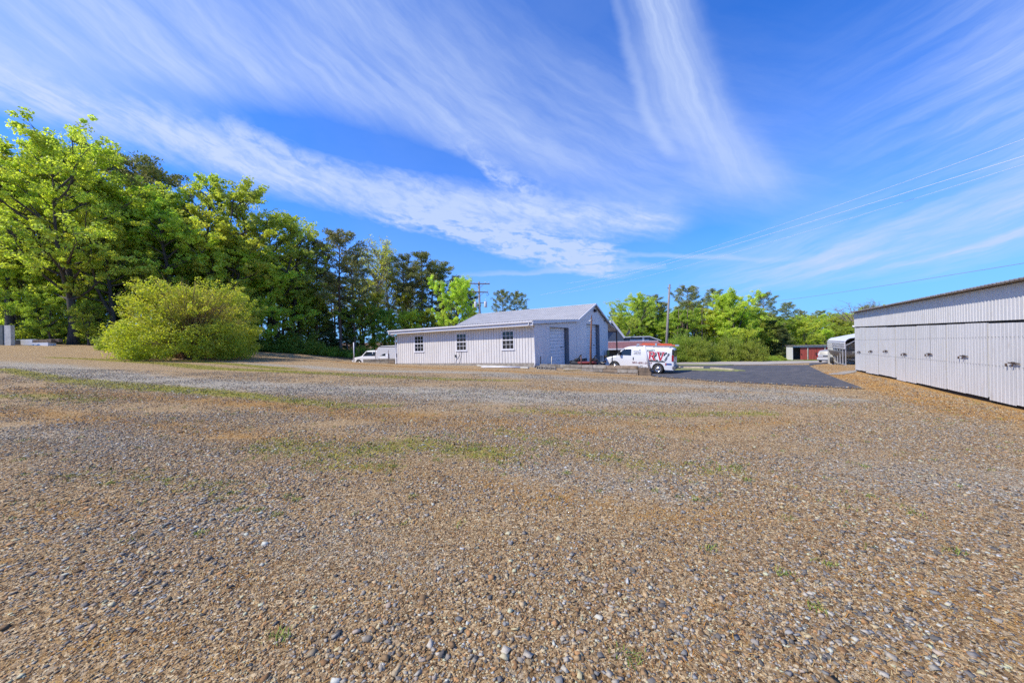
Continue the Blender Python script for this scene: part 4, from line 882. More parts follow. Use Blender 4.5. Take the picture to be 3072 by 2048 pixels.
# lettering, laid on the curved side
def letter(txt, x, z, size, mt, name, parent, off=.008, bold=0.0, align='LEFT', shear=0.0, sx=1.0, rot=0.0, par=None):
    v, f = text_mesh(txt, size, bold, 0, align, shear, sx); c_, s_ = math.cos(rot), math.sin(rot)
    b = MB(); b.add([vb.pt(x + a * c_ - d * s_, z + a * s_ + d * c_, off) for a, d in v], f); return b.build(name, mt, parent)
def serifs(ch, x, z, s, mt, name, off, grow=0.0):
    """heavy slab serif capitals R, V drawn as strokes"""
    g_ = grow; Pp = []
    if ch == 'R':
        Pp = [[(-.02 - g_, 0 - g_), (.34 + g_, 0 - g_), (.34 + g_, .10 + g_), (-.02 - g_, .10 + g_)], [(.06 - g_, .0), (.26 + g_, 0), (.29 + g_, 1), (.09 - g_, 1)], [(.0 - g_, .90 - g_), (.30, .90 - g_), (.30, 1 + g_), (.0 - g_, 1 + g_)],
              [(.28, .86 - g_), (.52, .86 - g_), (.62, 1 + g_), (.28, 1 + g_)], [(.52 - g_, .86 - g_), (.56 - g_, .62), (.76 + g_, .60), (.76 + g_, .88), (.62 + g_, 1 + g_)], [(.28, .44 - g_), (.58, .44 - g_), (.76 + g_, .60), (.56, .62 + g_), (.28, .56 + g_)],
              [(.36 - g_, .46), (.58, .48), (.80 + g_, .08), (.58 - g_, .08)], [(.52 - g_, 0 - g_), (.90 + g_, 0 - g_), (.90 + g_, .10 + g_), (.52 - g_, .10 + g_)]]
    else:
        Pp = [[(-.04 - g_, .90 - g_), (.36 + g_, .90 - g_), (.36 + g_, 1 + g_), (-.04 - g_, 1 + g_)], [(.04 - g_, .94), (.28 + g_, .94), (.50 + g_, 0 - g_), (.32 - g_, 0 - g_)], [(.36 - g_, 0 - g_), (.52 + g_, 0 - g_), (.84 + g_, .94), (.66 - g_, .94)], [(.52 - g_, .90 - g_), (.94 + g_, .90 - g_), (.94 + g_, 1 + g_), (.52 - g_, 1 + g_)]]
    b = MB()
    for i, pl in enumerate(Pp): b.add([vb.pt(x + a * s * 1.02, z + d * s, off + i * .0004) for a, d in pl], [tuple(range(len(pl)))])
    return b.build(name, mt, van)
xr, zr1, S = 3.74, 1.05, .66
for ch, dx in (('R', 0), ('V', .66)):
    serifs(ch, xr + dx + .10, zr1 - .06, S, M['ink'], 'letter_shadow', .008, .06); serifs(ch, xr + dx, zr1, S, M['ltext'], 'letter_outline', .013, .035); serifs(ch, xr + dx, zr1, S, M['red'], 'letter', .018)
vb.grid(xr - .02, xr + 1.30, zr1 - .13, zr1 - .045, M['ink'], 'letter_shadow', van, .007, 6, 1)
letter("Kent's", 3.60, 1.70, .24, M['grtext'], 'script_lettering', van, .024, .004, shear=.35, rot=R(8))
letter('REPAIR', 5.10, 1.00, .205, M['ink'], 'lettering', van, .010, .010, rot=R(62), shear=.1)
letter('501-691-3497', 2.44, .72, .215, mat('lettering_maroon', (.16, .03, .04), .5), 'phone_lettering', van, .010, .006, sx=1.32)
for k, (tx, xe) in enumerate((('Sales', 3.12), ('Air Conditioners', 3.12), ('Mobile Service', 3.12), ('Warranty Work', 3.12))): letter(tx, xe, 1.79 - .115 * k, .088, M['ink'], 'service_list', van, .010, .002, 'RIGHT', shear=.2)
letter('(501) 691-3497', 3.0, .42, .10, M['ink'], 'lower_lettering', van, .010, .003); letter('Service', 3.05, .54, .085, M['ink'], 'lower_lettering', van, .010, .003)
vb.grid(5.10, 5.55, .72, .86, M['blue'], 'badge', van, .008, 2, 1); vb.grid(5.07, 5.15, .68, .88, mat('badge_red', (.35, .04, .05), .5), 'badge', van, .011, 1, 1)
# roof rack and ladder
b = MB()
for x in (2.75, 4.1, 5.35):
    b.beam((x, -.80, 2.13), (x, .80, 2.13), .05)
    for sd in (-1, 1): b.beam((x, sd * .78, 2.02), (x, sd * .78, 2.14), .06)
for sd in (-1, 1): b.beam((2.7, sd * .8, 2.16), (5.5, sd * .8, 2.16), .035)
b.build('roof_rack', M['alu'], van)
ld = thing('ladder', 'orange fibreglass extension ladder lying on the white van roof', 'ladder', van.location, 0); ld.matrix_world = Matrix.Translation(van.location + Vector((0, 0, .14))) @ van.rotation_euler.to_matrix().to_4x4()
for y in (-.66, -.26):
    b = MB(); b.box(2.95, 5.75, y - .02, y + .02, 2.18, 2.27); b.build('side_rail', M['orange'], ld, bevel=.006)
    b = MB(); b.box(3.15, 5.45, y + .03, y + .06, 2.28, 2.36); b.build('side_rail', M['orange'], ld, bevel=.006)
for k in range(9): b = MB(); b.tube([(3.05 + k * .31, -.66, 2.225), (3.05 + k * .31, -.26, 2.225)], .018, 6); b.build('rung', M['alu'], ld)
for k in range(7): b = MB(); b.tube([(3.25 + k * .31, -.62, 2.32), (3.25 + k * .31, -.22, 2.32)], .018, 6); b.build('rung', M['alu'], ld)
b = MB()
for y in (-.66, -.26): b.box(5.75, 6.0, y - .03, y + .03, 2.16, 2.30); b.box(2.72, 2.95, y - .03, y + .03, 2.17, 2.29)
b.box(4.2, 4.36, -.70, -.22, 2.16, 2.38); b.build('end_cap', M['alu'], ld)
pipe = MB(); pipe.tube([(2.9, .1, 2.22), (5.9, .1, 2.24)], .05, 8); o_ = pipe.build('conduit_pipe', mat('green_pipe', (.10, .16, .12), .5), None); o_.matrix_world = ld.matrix_world.copy(); tag(o_, 'dark green pipe lying beside the ladder on the van roof', 'pipe')
# silver estate car beyond the storage building
p0 = P(2460, 1088, 47.5); cb = Body(4.7, 1.86, 1.62, .95, [(0, .60), (.08, .78), (.9, .95), (1.25, 1.02), (1.95, 1.52), (2.4, 1.60), (4.2, 1.58), (4.45, 1.45), (4.66, 1.05), (4.70, .85)], [.85, 3.75], .40, zb=.28, tumble=.22, rw=.34)
yaw = R(-143)   # its tail points towards the yard
suv = thing('parked_car', 'silver estate car seen from behind, parked beyond the carport by the red shed', 'car', (0, 0, 0), yaw)
axc = Vector((math.cos(yaw), math.sin(yaw))); pc = P(2478, 1088, 47.0); oc = Vector((pc.x, pc.y)) - axc * 4.7; suv.location = (oc.x, oc.y, G(pc.x, pc.y) + .05)
cb.mesh(suv, M['silver'])
for x in cb.wheels:
    for sd in (-1, 1): cb.wheel(x, sd, suv, .345, .21, 6)
cb.panel([(1.55, 1.03), (4.15, 1.03), (4.0, 1.44), (2.1, 1.46)], M['glass'], 'side_window', suv, .01, (-1, 1))
b = MB(); b.add([(4.70, -.70, 1.02), (4.70, .70, 1.02), (4.50, .58, 1.46), (4.50, -.58, 1.46)], [(0, 1, 2, 3)]); b.build('rear_window', M['glass'], suv)
b = MB()
for sd in (-1, 1): b = MB(); b.box(4.66, 4.74, sd * .88 - .09 * (sd > 0), sd * .88 + .09 * (sd < 0), .72, 1.02); b.build('tail_lamp', M['taill'], suv)
b = MB(); b.box(4.66, 4.84, -.88, .88, .36, .62); b.build('rear_bumper', mat('bumper_silver', (.48, .47, .45), .35), suv, bevel=.03)
b = MB(); b.box(4.705, 4.73, -.28, .28, .80, .92); b.build('number_plate', M['ink'], suv)
# boat and trailer under the carport (partly seen), clutter there
pb = P(2545, 1082, 30); bt = thing('boat', 'grey boat on a trailer standing behind the carport posts', 'boat', (pb.x, pb.y, G(pb.x, pb.y)), R(60))
b = MB(); V = []; prf = [(-2.2, .25, .9), (-1, .85, .7), (.5, .95, .6), (2.0, .9, .6)]
for x, w, k in prf: V += [(x, -w, 1.15), (x, -w * .8, k + .1), (x, 0, k - .1), (x, w * .8, k + .1), (x, w, 1.15)]
b.add(V, [(5 * i + k, 5 * i + 5 + k, 5 * i + 6 + k, 5 * i + 1 + k) for i in range(3) for k in range(4)] + [(15, 16, 17, 18, 19), (0, 4, 3, 2, 1), ], True); b.add([V[0], V[4], V[9], V[14], V[19], V[15], V[10], V[5]], [tuple(range(8))]); b.build('hull', mat('boat_grey', (.22, .24, .25), .4), bt)
b = MB(); b.beam((-2.8, 0, .45), (2, 0, .45), .08); b.beam((1, -.8, .4), (1, .8, .4), .07); b.tube([(-2.8, 0, .5), (-2.8, 0, 0)], .03, 6); b.build('trailer_frame', M['alu'], bt)
for sd in (-1, 1): b = MB(); b.lathe([(0, -.08), (.28, -.08), (.28, .08), (0, .08)], 16, (1, sd * .85, .28)); b.build('wheel', M['tyre'], bt)
om = MB(); om.box(2.0, 2.3, -.15, .15, .9, 1.4); om.box(2.1, 2.2, -.06, .06, .3, .9); om.build('outboard_motor', M['trim'], bt, bevel=.03)
pb = P(2551, 1050, 31); cbx = MB(); cbx.box(-1.2, 1.6, 0, 1.6, -1.3, .6); o_ = cbx.build('cargo_box', M['cream'], None, bevel=.04); o_.location = pb; o_.rotation_euler = (0, 0, GA_); tag(o_, 'cream storage box behind the boat under the carport', 'box')
pb = P(2553, 1030, 31.5); cbx = MB(); cbx.box(-.7, 1.2, 0, 1.2, -.15, .45); o_ = cbx.build('tarpaulin', M['black'], None, bevel=.12); o_.location = pb + Vector((.2, 0, -.02)); o_.rotation_euler = (0, 0, GA_); tag(o_, 'black tarpaulin bundle on top of the cream storage box', 'tarpaulin')
# ---------------------------------------------------------------- vehicles behind the lean-to on the left
p0 = P(1078, 1075, 42); pk = Body(4.9, 1.86, 1.75, 1.05, [(0, .62), (.06, .95), (1.15, 1.12), (1.3, 1.18), (1.75, 1.68), (2.0, 1.74), (4.5, 1.72), (4.75, 1.6), (4.88, 1.15), (4.9, .95)], [.9, 3.8], .43, zb=.34, tumble=.2, rw=.37)
su = thing('white_suv', 'white sport utility vehicle parked nose left behind the low block wall, beside the caravan', 'car', (0, 0, 0), R(-20)); q_ = P(1075, 1074, 42)
su.location = (q_.x, q_.y, G(q_.x + 2, q_.y) + .0)
pk.mesh(su, M['paint'])
for x in pk.wheels:
    for sd in (-1, 1): pk.wheel(x, sd, su, .375, .23, 6)
pk.panel([(1.45, 1.15), (4.55, 1.15), (4.35, 1.60), (1.85, 1.62)], M['glass'], 'side_window', su, .01, (-1, 1))
pk.line([(2.75, .5), (2.75, 1.65)], M['paint'], 'door_pillar', su, .07, .012); pk.line([(3.65, .9), (3.65, 1.65)], M['paint'], 'door_pillar', su, .07, .012)
b = MB(); b.box(-.08, .1, -.9, .9, .42, .66); b.build('front_bumper', M['trim'], su, bevel=.03); pk.grid(.02, .2, .78, .93, mat('lamp_glass', (.3, .3, .32), .15), 'headlamp', su, .01, 2, 1, (-1, 1))
b = MB(); b.add([(1.32, -.78, 1.22), (1.32, .78, 1.22), (1.74, .70, 1.66), (1.74, -.70, 1.66)], [(0, 1, 2, 3)]); o_ = b.build('windscreen', M['glass'], su); o_.location = (-.02, 0, .02)
q_ = P(1125, 1074, 40); cv = thing('caravan', 'white ribbed travel trailer with rounded nose behind the lean-to wall', 'caravan', (q_.x, q_.y, G(q_.x + 2, q_.y) - .05), R(-14))
Lc, Hc = 6.0, 2.0; pr = [(.0, .55), (.0, .95), (.12, 1.45), (.38, 1.85), (.75, Hc + .02), (Lc, Hc + .15), (Lc, .55)]
zt_ = P(1160, 1035, 41).z - cv.location.z; kf = zt_ / 2.1; pr = [(x, z * (kf if z > 1 else 1)) for x, z in pr]
b = MB(); b.prism(pr, 0, 2.3); b.build('body', M['paint'], cv, bevel=.03)
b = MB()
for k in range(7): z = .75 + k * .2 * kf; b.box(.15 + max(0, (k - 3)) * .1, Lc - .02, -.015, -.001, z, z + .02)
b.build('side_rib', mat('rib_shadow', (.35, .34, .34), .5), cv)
b = MB(); b.box(.6, Lc, -.02, -.004, pr[4][1] - .10, pr[4][1] - .03); b.build('roof_band', mat('cream_band', (.16, .14, .1), .5), cv)
for x0, x1 in ((.95, 1.75), (2.55, 3.3)): b = MB(); b.box(x0, x1, -.025, -.003, .95, 1.35); b.build('window', M['glass'], cv, bevel=.01)
b = MB(); b.box(2.2, 3.0, .7, 1.5, pr[5][1] - .02, pr[5][1] + .32); b.build('roof_air_conditioner', M['trim'], cv, bevel=.12)
for x in (3.6, 4.3): b = MB(); b.lathe([(0, -.1), (.33, -.1), (.33, .1), (0, .1)], 18, (x, .12, .33)); b.build('wheel', M['tyre'], cv)
b = MB(); b.beam((0, .7, .5), (-1.1, 1.15, .5), .08); b.beam((0, 1.6, .5), (-1.1, 1.15, .5), .08); b.build('hitch', M['black'], cv)
# ---------------------------------------------------------------- yard clutter
def tl(o, l, c_, g_=None): return tag(o, l, c_, g_)
q_ = P(1062, 1074, 37); b = MB(); b.tube([(0, 0, -.3), (0, 0, P(1062, 1027, 37).z - q_.z)], .055, 8); o_ = b.build('marker_post', M['trim'], None); o_.location = q_; tl(o_, 'thin white post standing left of the white vehicles behind the workshop', 'post')
q_ = gp(1066, 1084); b = MB(); b.box(-.4, 1.5, -.15, .2, 0.02, .14); b.box(0, .9, -.35, .1, .142, .26); o_ = b.build('board_pile', M['trim'], None, bevel=.01); o_.location = (q_.x, q_.y, q_.z); tl(o_, 'small pile of white boards on the gravel beside the thin white post', 'boards')
q_ = P(1126, 1074, 36); r = random.Random(2)
for k, (px, h_) in enumerate(((1126, 1049), (1165, 1050))):
    q_ = P(px, 1078, 36.5); b = MB(); b.tube([(0, 0, -.2), (.02, 0, P(px, h_, 36.5).z - q_.z)], .025, 6); o_ = b.build('fence_stake', M['rust'], None); o_.location = q_; tl(o_, ('thin stake standing behind the block wall in front of the white car', 'thin stake standing behind the block wall in front of the caravan')[k], 'stake')
a, c_ = gp(1433, 1099), gp(1586, 1106)
b = MB(); L_ = (c_ - a).length; b.box(0, L_, -.09, .09, .02, .11); o_ = b.build('long_board', M['cream'], None, bevel=.01); o_.location = a; o_.rotation_euler = (0, -math.atan2(c_.z - a.z, L_), math.atan2(c_.y - a.y, c_.x - a.x)); tl(o_, 'long pale board lying on the gravel below the white lean-to wall', 'board')
a, c_ = gp(1445, 1102), gp(1560, 1105); b = MB(); L_ = (c_ - a).length; b.tube([(0, 0, .05), (L_, 0, .05)], .045, 8); o_ = b.build('pipe', M['trim'], None); o_.location = a - Vector((0, .25, 0)); o_.rotation_euler = (0, 0, math.atan2(c_.y - a.y, c_.x - a.x)); tl(o_, 'white plastic pipe lying in front of the long pale board', 'pipe')
a, c_ = gp(1690, 1113), gp(1745, 1115); b = MB(); L_ = (c_ - a).length; b.box(0, L_, -.05, .05, .01, .08); o_ = b.build('timber_plank', mat('yellow_timber', (.50, .36, .14), .7, (.35, .25, .12), 5), None); o_.location = a; o_.rotation_euler = (0, 0, math.atan2(c_.y - a.y, c_.x - a.x)); tl(o_, 'yellow timber plank lying at the foot of the low block wall', 'plank')
q_ = gp(1612, 1106)
for k in range(4):
    b = MB(); x0 = k * .33
    b.box(0, .30, 0, .04, 0, .2); b.box(0, .30, .16, .2, 0, .2)
    for x in (0, .13, .26): b.box(x, x + .04, .042, .158, 0, .2)
    o_ = b.build('concrete_block', M['conc'], None); o_.location = (q_.x + x0 * .9, q_.y - x0 * .35 - .25, G(q_.x + x0 * .9, q_.y - .3) + (.0)); o_.rotation_euler = (R(90), 0, R(-28)); tl(o_, 'hollow concrete block in the row at the foot of the downspout', 'concrete block', 'hollow concrete blocks lying by the downspout')
b = MB(); q_ = gp(1290, 1092)
pts = [(-.7, 0, .03), (-.4, .05, .16), (-.1, 0, .05), (.15, -.05, .18), (.5, 0, .22), (.8, .05, .1), (1.0, 0, .02)]
b.tube(pts, .035, 7); b.tube([(-.2, -.1, .02), (.2, -.12, .1), (.6, -.1, .14), (.9, -.15, .02)], .03, 7); o_ = b.build('hose', mat('hose_green', (.03, .06, .05), .5), None); o_.location = q_ + Vector((0, .0, 0)); o_.rotation_euler = (0, 0, R(-28)); tl(o_, 'dark coiled hose on the ground under the left and middle windows', 'hose')
# scrap beside the timber stack
q_ = gp(1900, 1122); b = MB(); r = random.Random(9)
b.add([(-1.3, .1, .02), (-.5, -.15, .16), (-.2, .2, .1), (.1, -.1, .05), (.5, .2, .2), (.9, -.1, .02), (-1.2, .35, .05), (-.4, .4, .2), (.2, .5, .22), (.9, .4, .1)], [(0, 1, 7, 6), (1, 2, 7), (2, 3, 8, 7), (3, 4, 8), (4, 5, 9, 8)]); o_ = b.build('torn_liner', mat('torn_liner', (.07, .07, .08), .6, (.25, .09, .06), 4), None); o_.location = q_; tl(o_, 'torn dark sheet of scrap lying in front of the timber stack', 'scrap')
sd = o_.modifiers.new('thickness', 'SOLIDIFY'); sd.thickness = .02
a, c_ = gp(1912, 1116), gp(1938, 1122); b = MB(); b.tube([(0, 0, .1), (.3, 0, .2), (.75, -.1, .12)], [.05, .09, .05], 7); o_ = b.build('driftwood', M['bone'], None); o_.location = a; o_.rotation_euler = (0, 0, R(-35)); tl(o_, 'bleached curved piece of wood lying on the torn dark sheet', 'wood')
# stakes and rusty post behind the wall
wl = lambda px, off: None
def behind_wall(px, off):                    # ground point on the line off metres behind the low wall
    k = (px - 1536) / F; o0 = Vector((1.9, 25.1)) + Vector((.517, .856)) * off; t_ = (k * o0.y - o0.x) / (.856 + .517 * k); return o0 + Vector((.856, -.517)) * t_
for (px, top, rad, lab, nm, mt_) in ((1620.5, 1069, .03, 'short rusty stake beside the downspout behind the low wall', 'stake', 'rust'), (1653.5, 1069, .03, 'pale thin stake in front of the first garage door', 'stake', 'bone'), (1742, 1067, .035, 'short rusty stake between the two garage doors', 'stake', 'rust'), (1835, 1067, .04, 'black stake standing in front of the van front wheel', 'stake', 'black')):
    w_ = behind_wall(px, .35); z0 = -.5; zt_ = P(px, top, w_.y).z; b = MB(); b.tube([(0, 0, 0), (.01, 0, zt_ - z0)], rad, 7); o_ = b.build(nm, M[mt_], None); o_.location = (w_.x, w_.y, z0); tl(o_, lab, 'stake')
w_ = behind_wall(1770, .9); zt_ = P(1777, 948, w_.y).z
ip = thing('rusty_post', 'tall rusty steel post with small crosspiece in front of the second garage door', 'post', (w_.x, w_.y, -.7)); hh_ = zt_ + .7
b = MB(); b.tube([(0, 0, 0), (.04, 0, hh_ * .45), (.13, 0, hh_ - .1)], [.085, .07, .05], 9); b.tube([(.13, 0, hh_ - .1), (.14, 0, hh_ + .08)], .025, 6); b.build('pole', M['rust'], ip)
b = MB(); b.tube([(-.08, 0, hh_ - .32), (.32, 0, hh_ - .28)], .025, 6); b.tube([(.05, -.12, hh_ - .25), (.22, .12, hh_ - .25)], .03, 6); b.build('crosspiece', M['alu'], ip)
w_ = behind_wall(1940, -.25); a = P(1948, 1102, w_.y); c_ = P(1933, 1036, w_.y - .1)
b = MB(); b.tube([tuple(a - (c_ - a) * .06), tuple(c_)], [.075, .055], 10); tl(b.build('white_pipe', M['trim'], None), 'white plastic pipe leaning in front of the van side', 'pipe')
# mowers / junk by the doors
for px, sc_, lab in ((1727, .8, 'black garden machine parked between the garage doors'), (1772, 1.15, 'black garden tractor parked in front of the second garage door')):
    w_ = behind_wall(px, 1.6); jm = thing('garden_machine', lab, 'garden machine', (w_.x, w_.y, -.55), R(-20))
    b = MB(); b.box(-.45 * sc_, .35 * sc_, -.25, .25, .25, .58); b.box(-.1, .4 * sc_, -.2, .2, .58, .82); b.build('engine_cover', M['black'], jm, bevel=.07)
    for x in (-.4, .4):
        for y in (-.35, .35): b = MB(); b.lathe([(0, -.07), (.24 * sc_, -.07), (.27 * sc_, 0), (.24 * sc_, .07), (0, .07)], 16, (x * sc_, y, .25)); b.build('wheel', M['tyre'], jm)
    b = MB(); b.tube([(.1, -.2, .7), (.35, -.2, 1.05), (.35, .2, 1.05), (.1, .2, .7)], .025, 6); b.build('handle', M['ink'], jm)
w_ = behind_wall(1760, 1.2); b = MB(); b.box(-.6, .6, -.3, .3, 0, .14); o_ = b.build('mower_deck', mat('red_deck', (.22, .04, .03), .5), None, bevel=.05); o_.location = (w_.x, w_.y, -.08); tl(o_, 'low dull red mower deck beside the tall rusty post', 'mower deck')
w_ = behind_wall(1812, 2.6); b = MB(); b.box(-.42, -.36, -.03, .03, 0, 1.55); b.box(.36, .42, -.03, .03, 0, 1.45); b.box(-.36, .36, -.03, .03, 1.48, 1.54); b.box(-.36, .36, -.03, .03, .1, .16)
fr_ = thing('leaning_frame', 'dark frame with yellow green slats leaning on the workshop end wall beside the van', 'frame', tuple(Vector((1.56, 25.3, 0)) + Vector((.517, .856, 0)) * 16.2 + Vector((.856, -.517, 0)) * .3 + Vector((0, 0, -1.2))), R(58.9)); o_ = b.build('frame', M['black'], fr_)
for k in range(5): b = MB(); b.box(-.33 + k * .14, -.24 + k * .14, -.02, .02, .16, 1.48); b.build('slat', M['lime'], fr_)
# left edge: cabinet and trailer
a = P(13, 1041, 33); t_ = P(13, 975, 33).z - a.z; cbn = thing('metal_locker', 'tall metal cabinet, dark sided with a pale edge panel, cut by the left picture edge', 'cabinet', (a.x, 33, a.z), R(4))
b = MB(); b.box(-1.6, -.02, .1, .35, -.2, t_); b.build('side_panel', mat('dark_panel', (.10, .11, .10), .6, (.16, .17, .16), 3), cbn)
b = MB(); b.box(.0, .54, .0, .3, -.2, t_ - .02); b.build('edge_panel', M['cream'], cbn); b = MB(); b.box(-.10, -.02, -.02, .1, -.2, t_ - .01); b.build('hinge_strip', M['ink'], cbn)
a = P(62, 1046, 34); sc1 = (P(150, 1046, 34) - a).x; t_ = P(62, 1019, 34).z - a.z
fb = thing('utility_trailer', 'low white sided trailer bed at the foot of the trees, far left', 'trailer', (a.x, 34, a.z), R(-3))
b = MB(); b.prism([(0, .12), (sc1, .05), (sc1, t_ * .62), (sc1 * .43, t_ * .62 + .02), (sc1 * .43, t_), (0, t_)], 0, .6); b.build('side_board', M['paint'], fb, bevel=.01)
b = MB(); b.box(-.75, -.03, .1, .6, .02, t_ - .05); b.build('front_box', M['black'], fb); b = MB(); b.box(-.9, sc1 * .4, .3, .4, t_ + .0, t_ + .04); b.box(sc1 * .37, sc1 + .05, -.04, .0, .0, .04); b.build('edge_rail', M['alu'], fb)
b = MB(); b.box(0, sc1 * .62, -.05, .25, t_ * .66, t_ * .98); b.box(sc1 * .3, sc1 * .72, .3, .6, t_ * .66, t_ * 1.02)
o_ = b.build('timber_bundle', M['wood'], None, bevel=.01); o_.location = (a.x + sc1 * .45, 34, a.z); tl(o_, 'weathered timbers stacked on the low white trailer at far left', 'timber')
# wheel stops and strip of grass in the lot
for (x0, y0, x1, y1, lab) in ((2010, 1104, 2042, 1104.5, 'short concrete wheel stop just right of the van'), (2052, 1104.5, 2112, 1105, 'middle concrete wheel stop in the asphalt lot'), (2133, 1106.5, 2200, 1111.5, 'long pale concrete wheel stop nearest the storage building')):
    a, c_ = gp(x0, y0), gp(x1, y1); L_ = (c_ - a).xy.length; b = MB(); b.xprism([(-.09, 0), (-.06, .13), (.06, .13), (.09, 0)], 0, L_); o_ = b.build('wheel_stop', M['stop'], None); o_.location = a + Vector((0, 0, .03)); o_.rotation_euler = (0, -math.atan2(c_.z - a.z, L_), math.atan2(c_.y - a.y, c_.x - a.x)); tl(o_, lab, 'wheel stop')
# ---------------------------------------------------------------- trees and shrubs
def leafmat(name, trans=.35, sat=1.0, hue=.470, val=1.75):
    m = bpy.data.materials.new(name); m.use_nodes = True; t = m.node_tree; h = NG(t); b = t.nodes['Principled BSDF']
    at = h.n('ShaderNodeAttribute', attribute_name='tint'); oi = h.n('ShaderNodeObjectInfo')
    hs = h.n('ShaderNodeHueSaturation'); t.links.new(at.outputs['Color'], hs.inputs['Color'])
    t.links.new(h.m('MULTIPLY_ADD', oi.outputs['Random'], .03, hue), hs.inputs['Hue']); t.links.new(h.m('MULTIPLY_ADD', oi.outputs['Random'], .35, val), hs.inputs['Value'])
    hs.inputs['Saturation'].default_value = sat
    b.inputs['Roughness'].default_value = .55; b.inputs['Specular IOR Level'].default_value = .3; t.links.new(hs.outputs[0], b.inputs['Base Color'])
    tr = h.n('ShaderNodeBsdfTranslucent'); t.links.new(h.mix(1.0, hs.outputs[0], (1.3, 1.35, .5, 1), 'MULTIPLY'), tr.inputs[0])
    mx = h.n('ShaderNodeMixShader'); mx.inputs[0].default_value = trans; t.links.new(b.outputs[0], mx.inputs[1]); t.links.new(tr.outputs[0], mx.inputs[2])
    t.links.new(mx.outputs[0], t.nodes['Material Output'].inputs[0]); return m
LM, PM = leafmat('leaf', .55), leafmat('pine_needle', .2, val=2.1)
BM = leafmat('bush_leaf', .5, hue=.476, val=1.45)
BARK = mat('bark', (.055, .046, .04), .9, (.10, .088, .075), 4, bump=.6, stretch=(3, 3, .6)); PBARK = mat('pine_bark', (.12, .075, .055), .9, (.20, .14, .11), 4, bump=.6, stretch=(3, 3, .6)); GBARK = mat('grey_twigs', (.22, .19, .17), .9)
def poly(p, d, L, n, r, wob, upw):
    pts = [p.copy()]; d = d.normalized()
    for i in range(n):
        d = (d + Vector((r.gauss(0, wob), r.gauss(0, wob), r.gauss(0, wob) * .6 + upw))).normalized(); p = p + d * (L / n); pts.append(p.copy())
    return pts
def taper(n, a, b): return [a + (b - a) * i / (n - 1) for i in range(n)]
def leaves(cl, per, size, flat, pal, seed, asp=.75, upb=.5, thin=False):
    q = np.random.default_rng(seed); cl = np.array(cl); n = len(cl) * per; c = np.repeat(cl, per, 0)
    d = q.normal(0, 1, (n, 3)); d /= np.linalg.norm(d, axis=1)[:, None]
    p = c[:, :3] + d * (c[:, 3] * q.uniform(.25, 1, n) ** .6)[:, None] * np.array([1, 1, flat])
    nr = q.normal(0, 1, (n, 3)) + d * .9 + np.array([0, 0, upb]); nr /= np.linalg.norm(nr, axis=1)[:, None]
    a = np.cross(nr, q.normal(0, 1, (n, 3))); a /= np.linalg.norm(a, axis=1)[:, None] + 1e-9
    if thin: a = d * .8 + q.normal(0, .35, (n, 3)) + np.array([0, 0, .35]); a /= np.linalg.norm(a, axis=1)[:, None]; nr = np.cross(a, q.normal(0, 1, (n, 3))); nr /= np.linalg.norm(nr, axis=1)[:, None] + 1e-9
    b = np.cross(nr, a); s = (size * q.uniform(.6, 1.35, n))[:, None]
    V = np.stack([p - a * s * .5, p + b * s * .5 * asp + nr * s * .08, p + a * s * .5, p - b * s * .5 * asp + nr * s * .08], 1).reshape(-1, 3)
    Fq = np.arange(n * 4).reshape(n, 4); pal = np.array(pal)
    cv = np.repeat(pal[q.integers(0, len(pal), len(cl))] * q.uniform(.8, 1.2, (len(cl), 1)), per, 0) * .6 + pal[q.integers(0, len(pal), n)] * .4
    cv = cv * q.uniform(.75, 1.25, (n, 1)); return V, Fq, np.repeat(cv, 4, 0)
OAK = [(.23, .30, .050), (.28, .34, .065), (.17, .235, .04), (.33, .37, .085), (.26, .28, .05)]
TUL = [(.22, .33, .06), (.28, .37, .08), (.17, .26, .05)]
DRK = [(.10, .14, .028), (.13, .17, .03), (.16, .17, .035), (.20, .15, .04)]
PIN = [(.085, .110, .035), (.115, .14, .04), (.062, .085, .03), (.15, .145, .05)]
CED = [(.045, .07, .022), (.06, .085, .026), (.075, .09, .03)]
LIM = [(.27, .335, .035), (.33, .37, .045), (.20, .27, .03), (.37, .37, .07)]
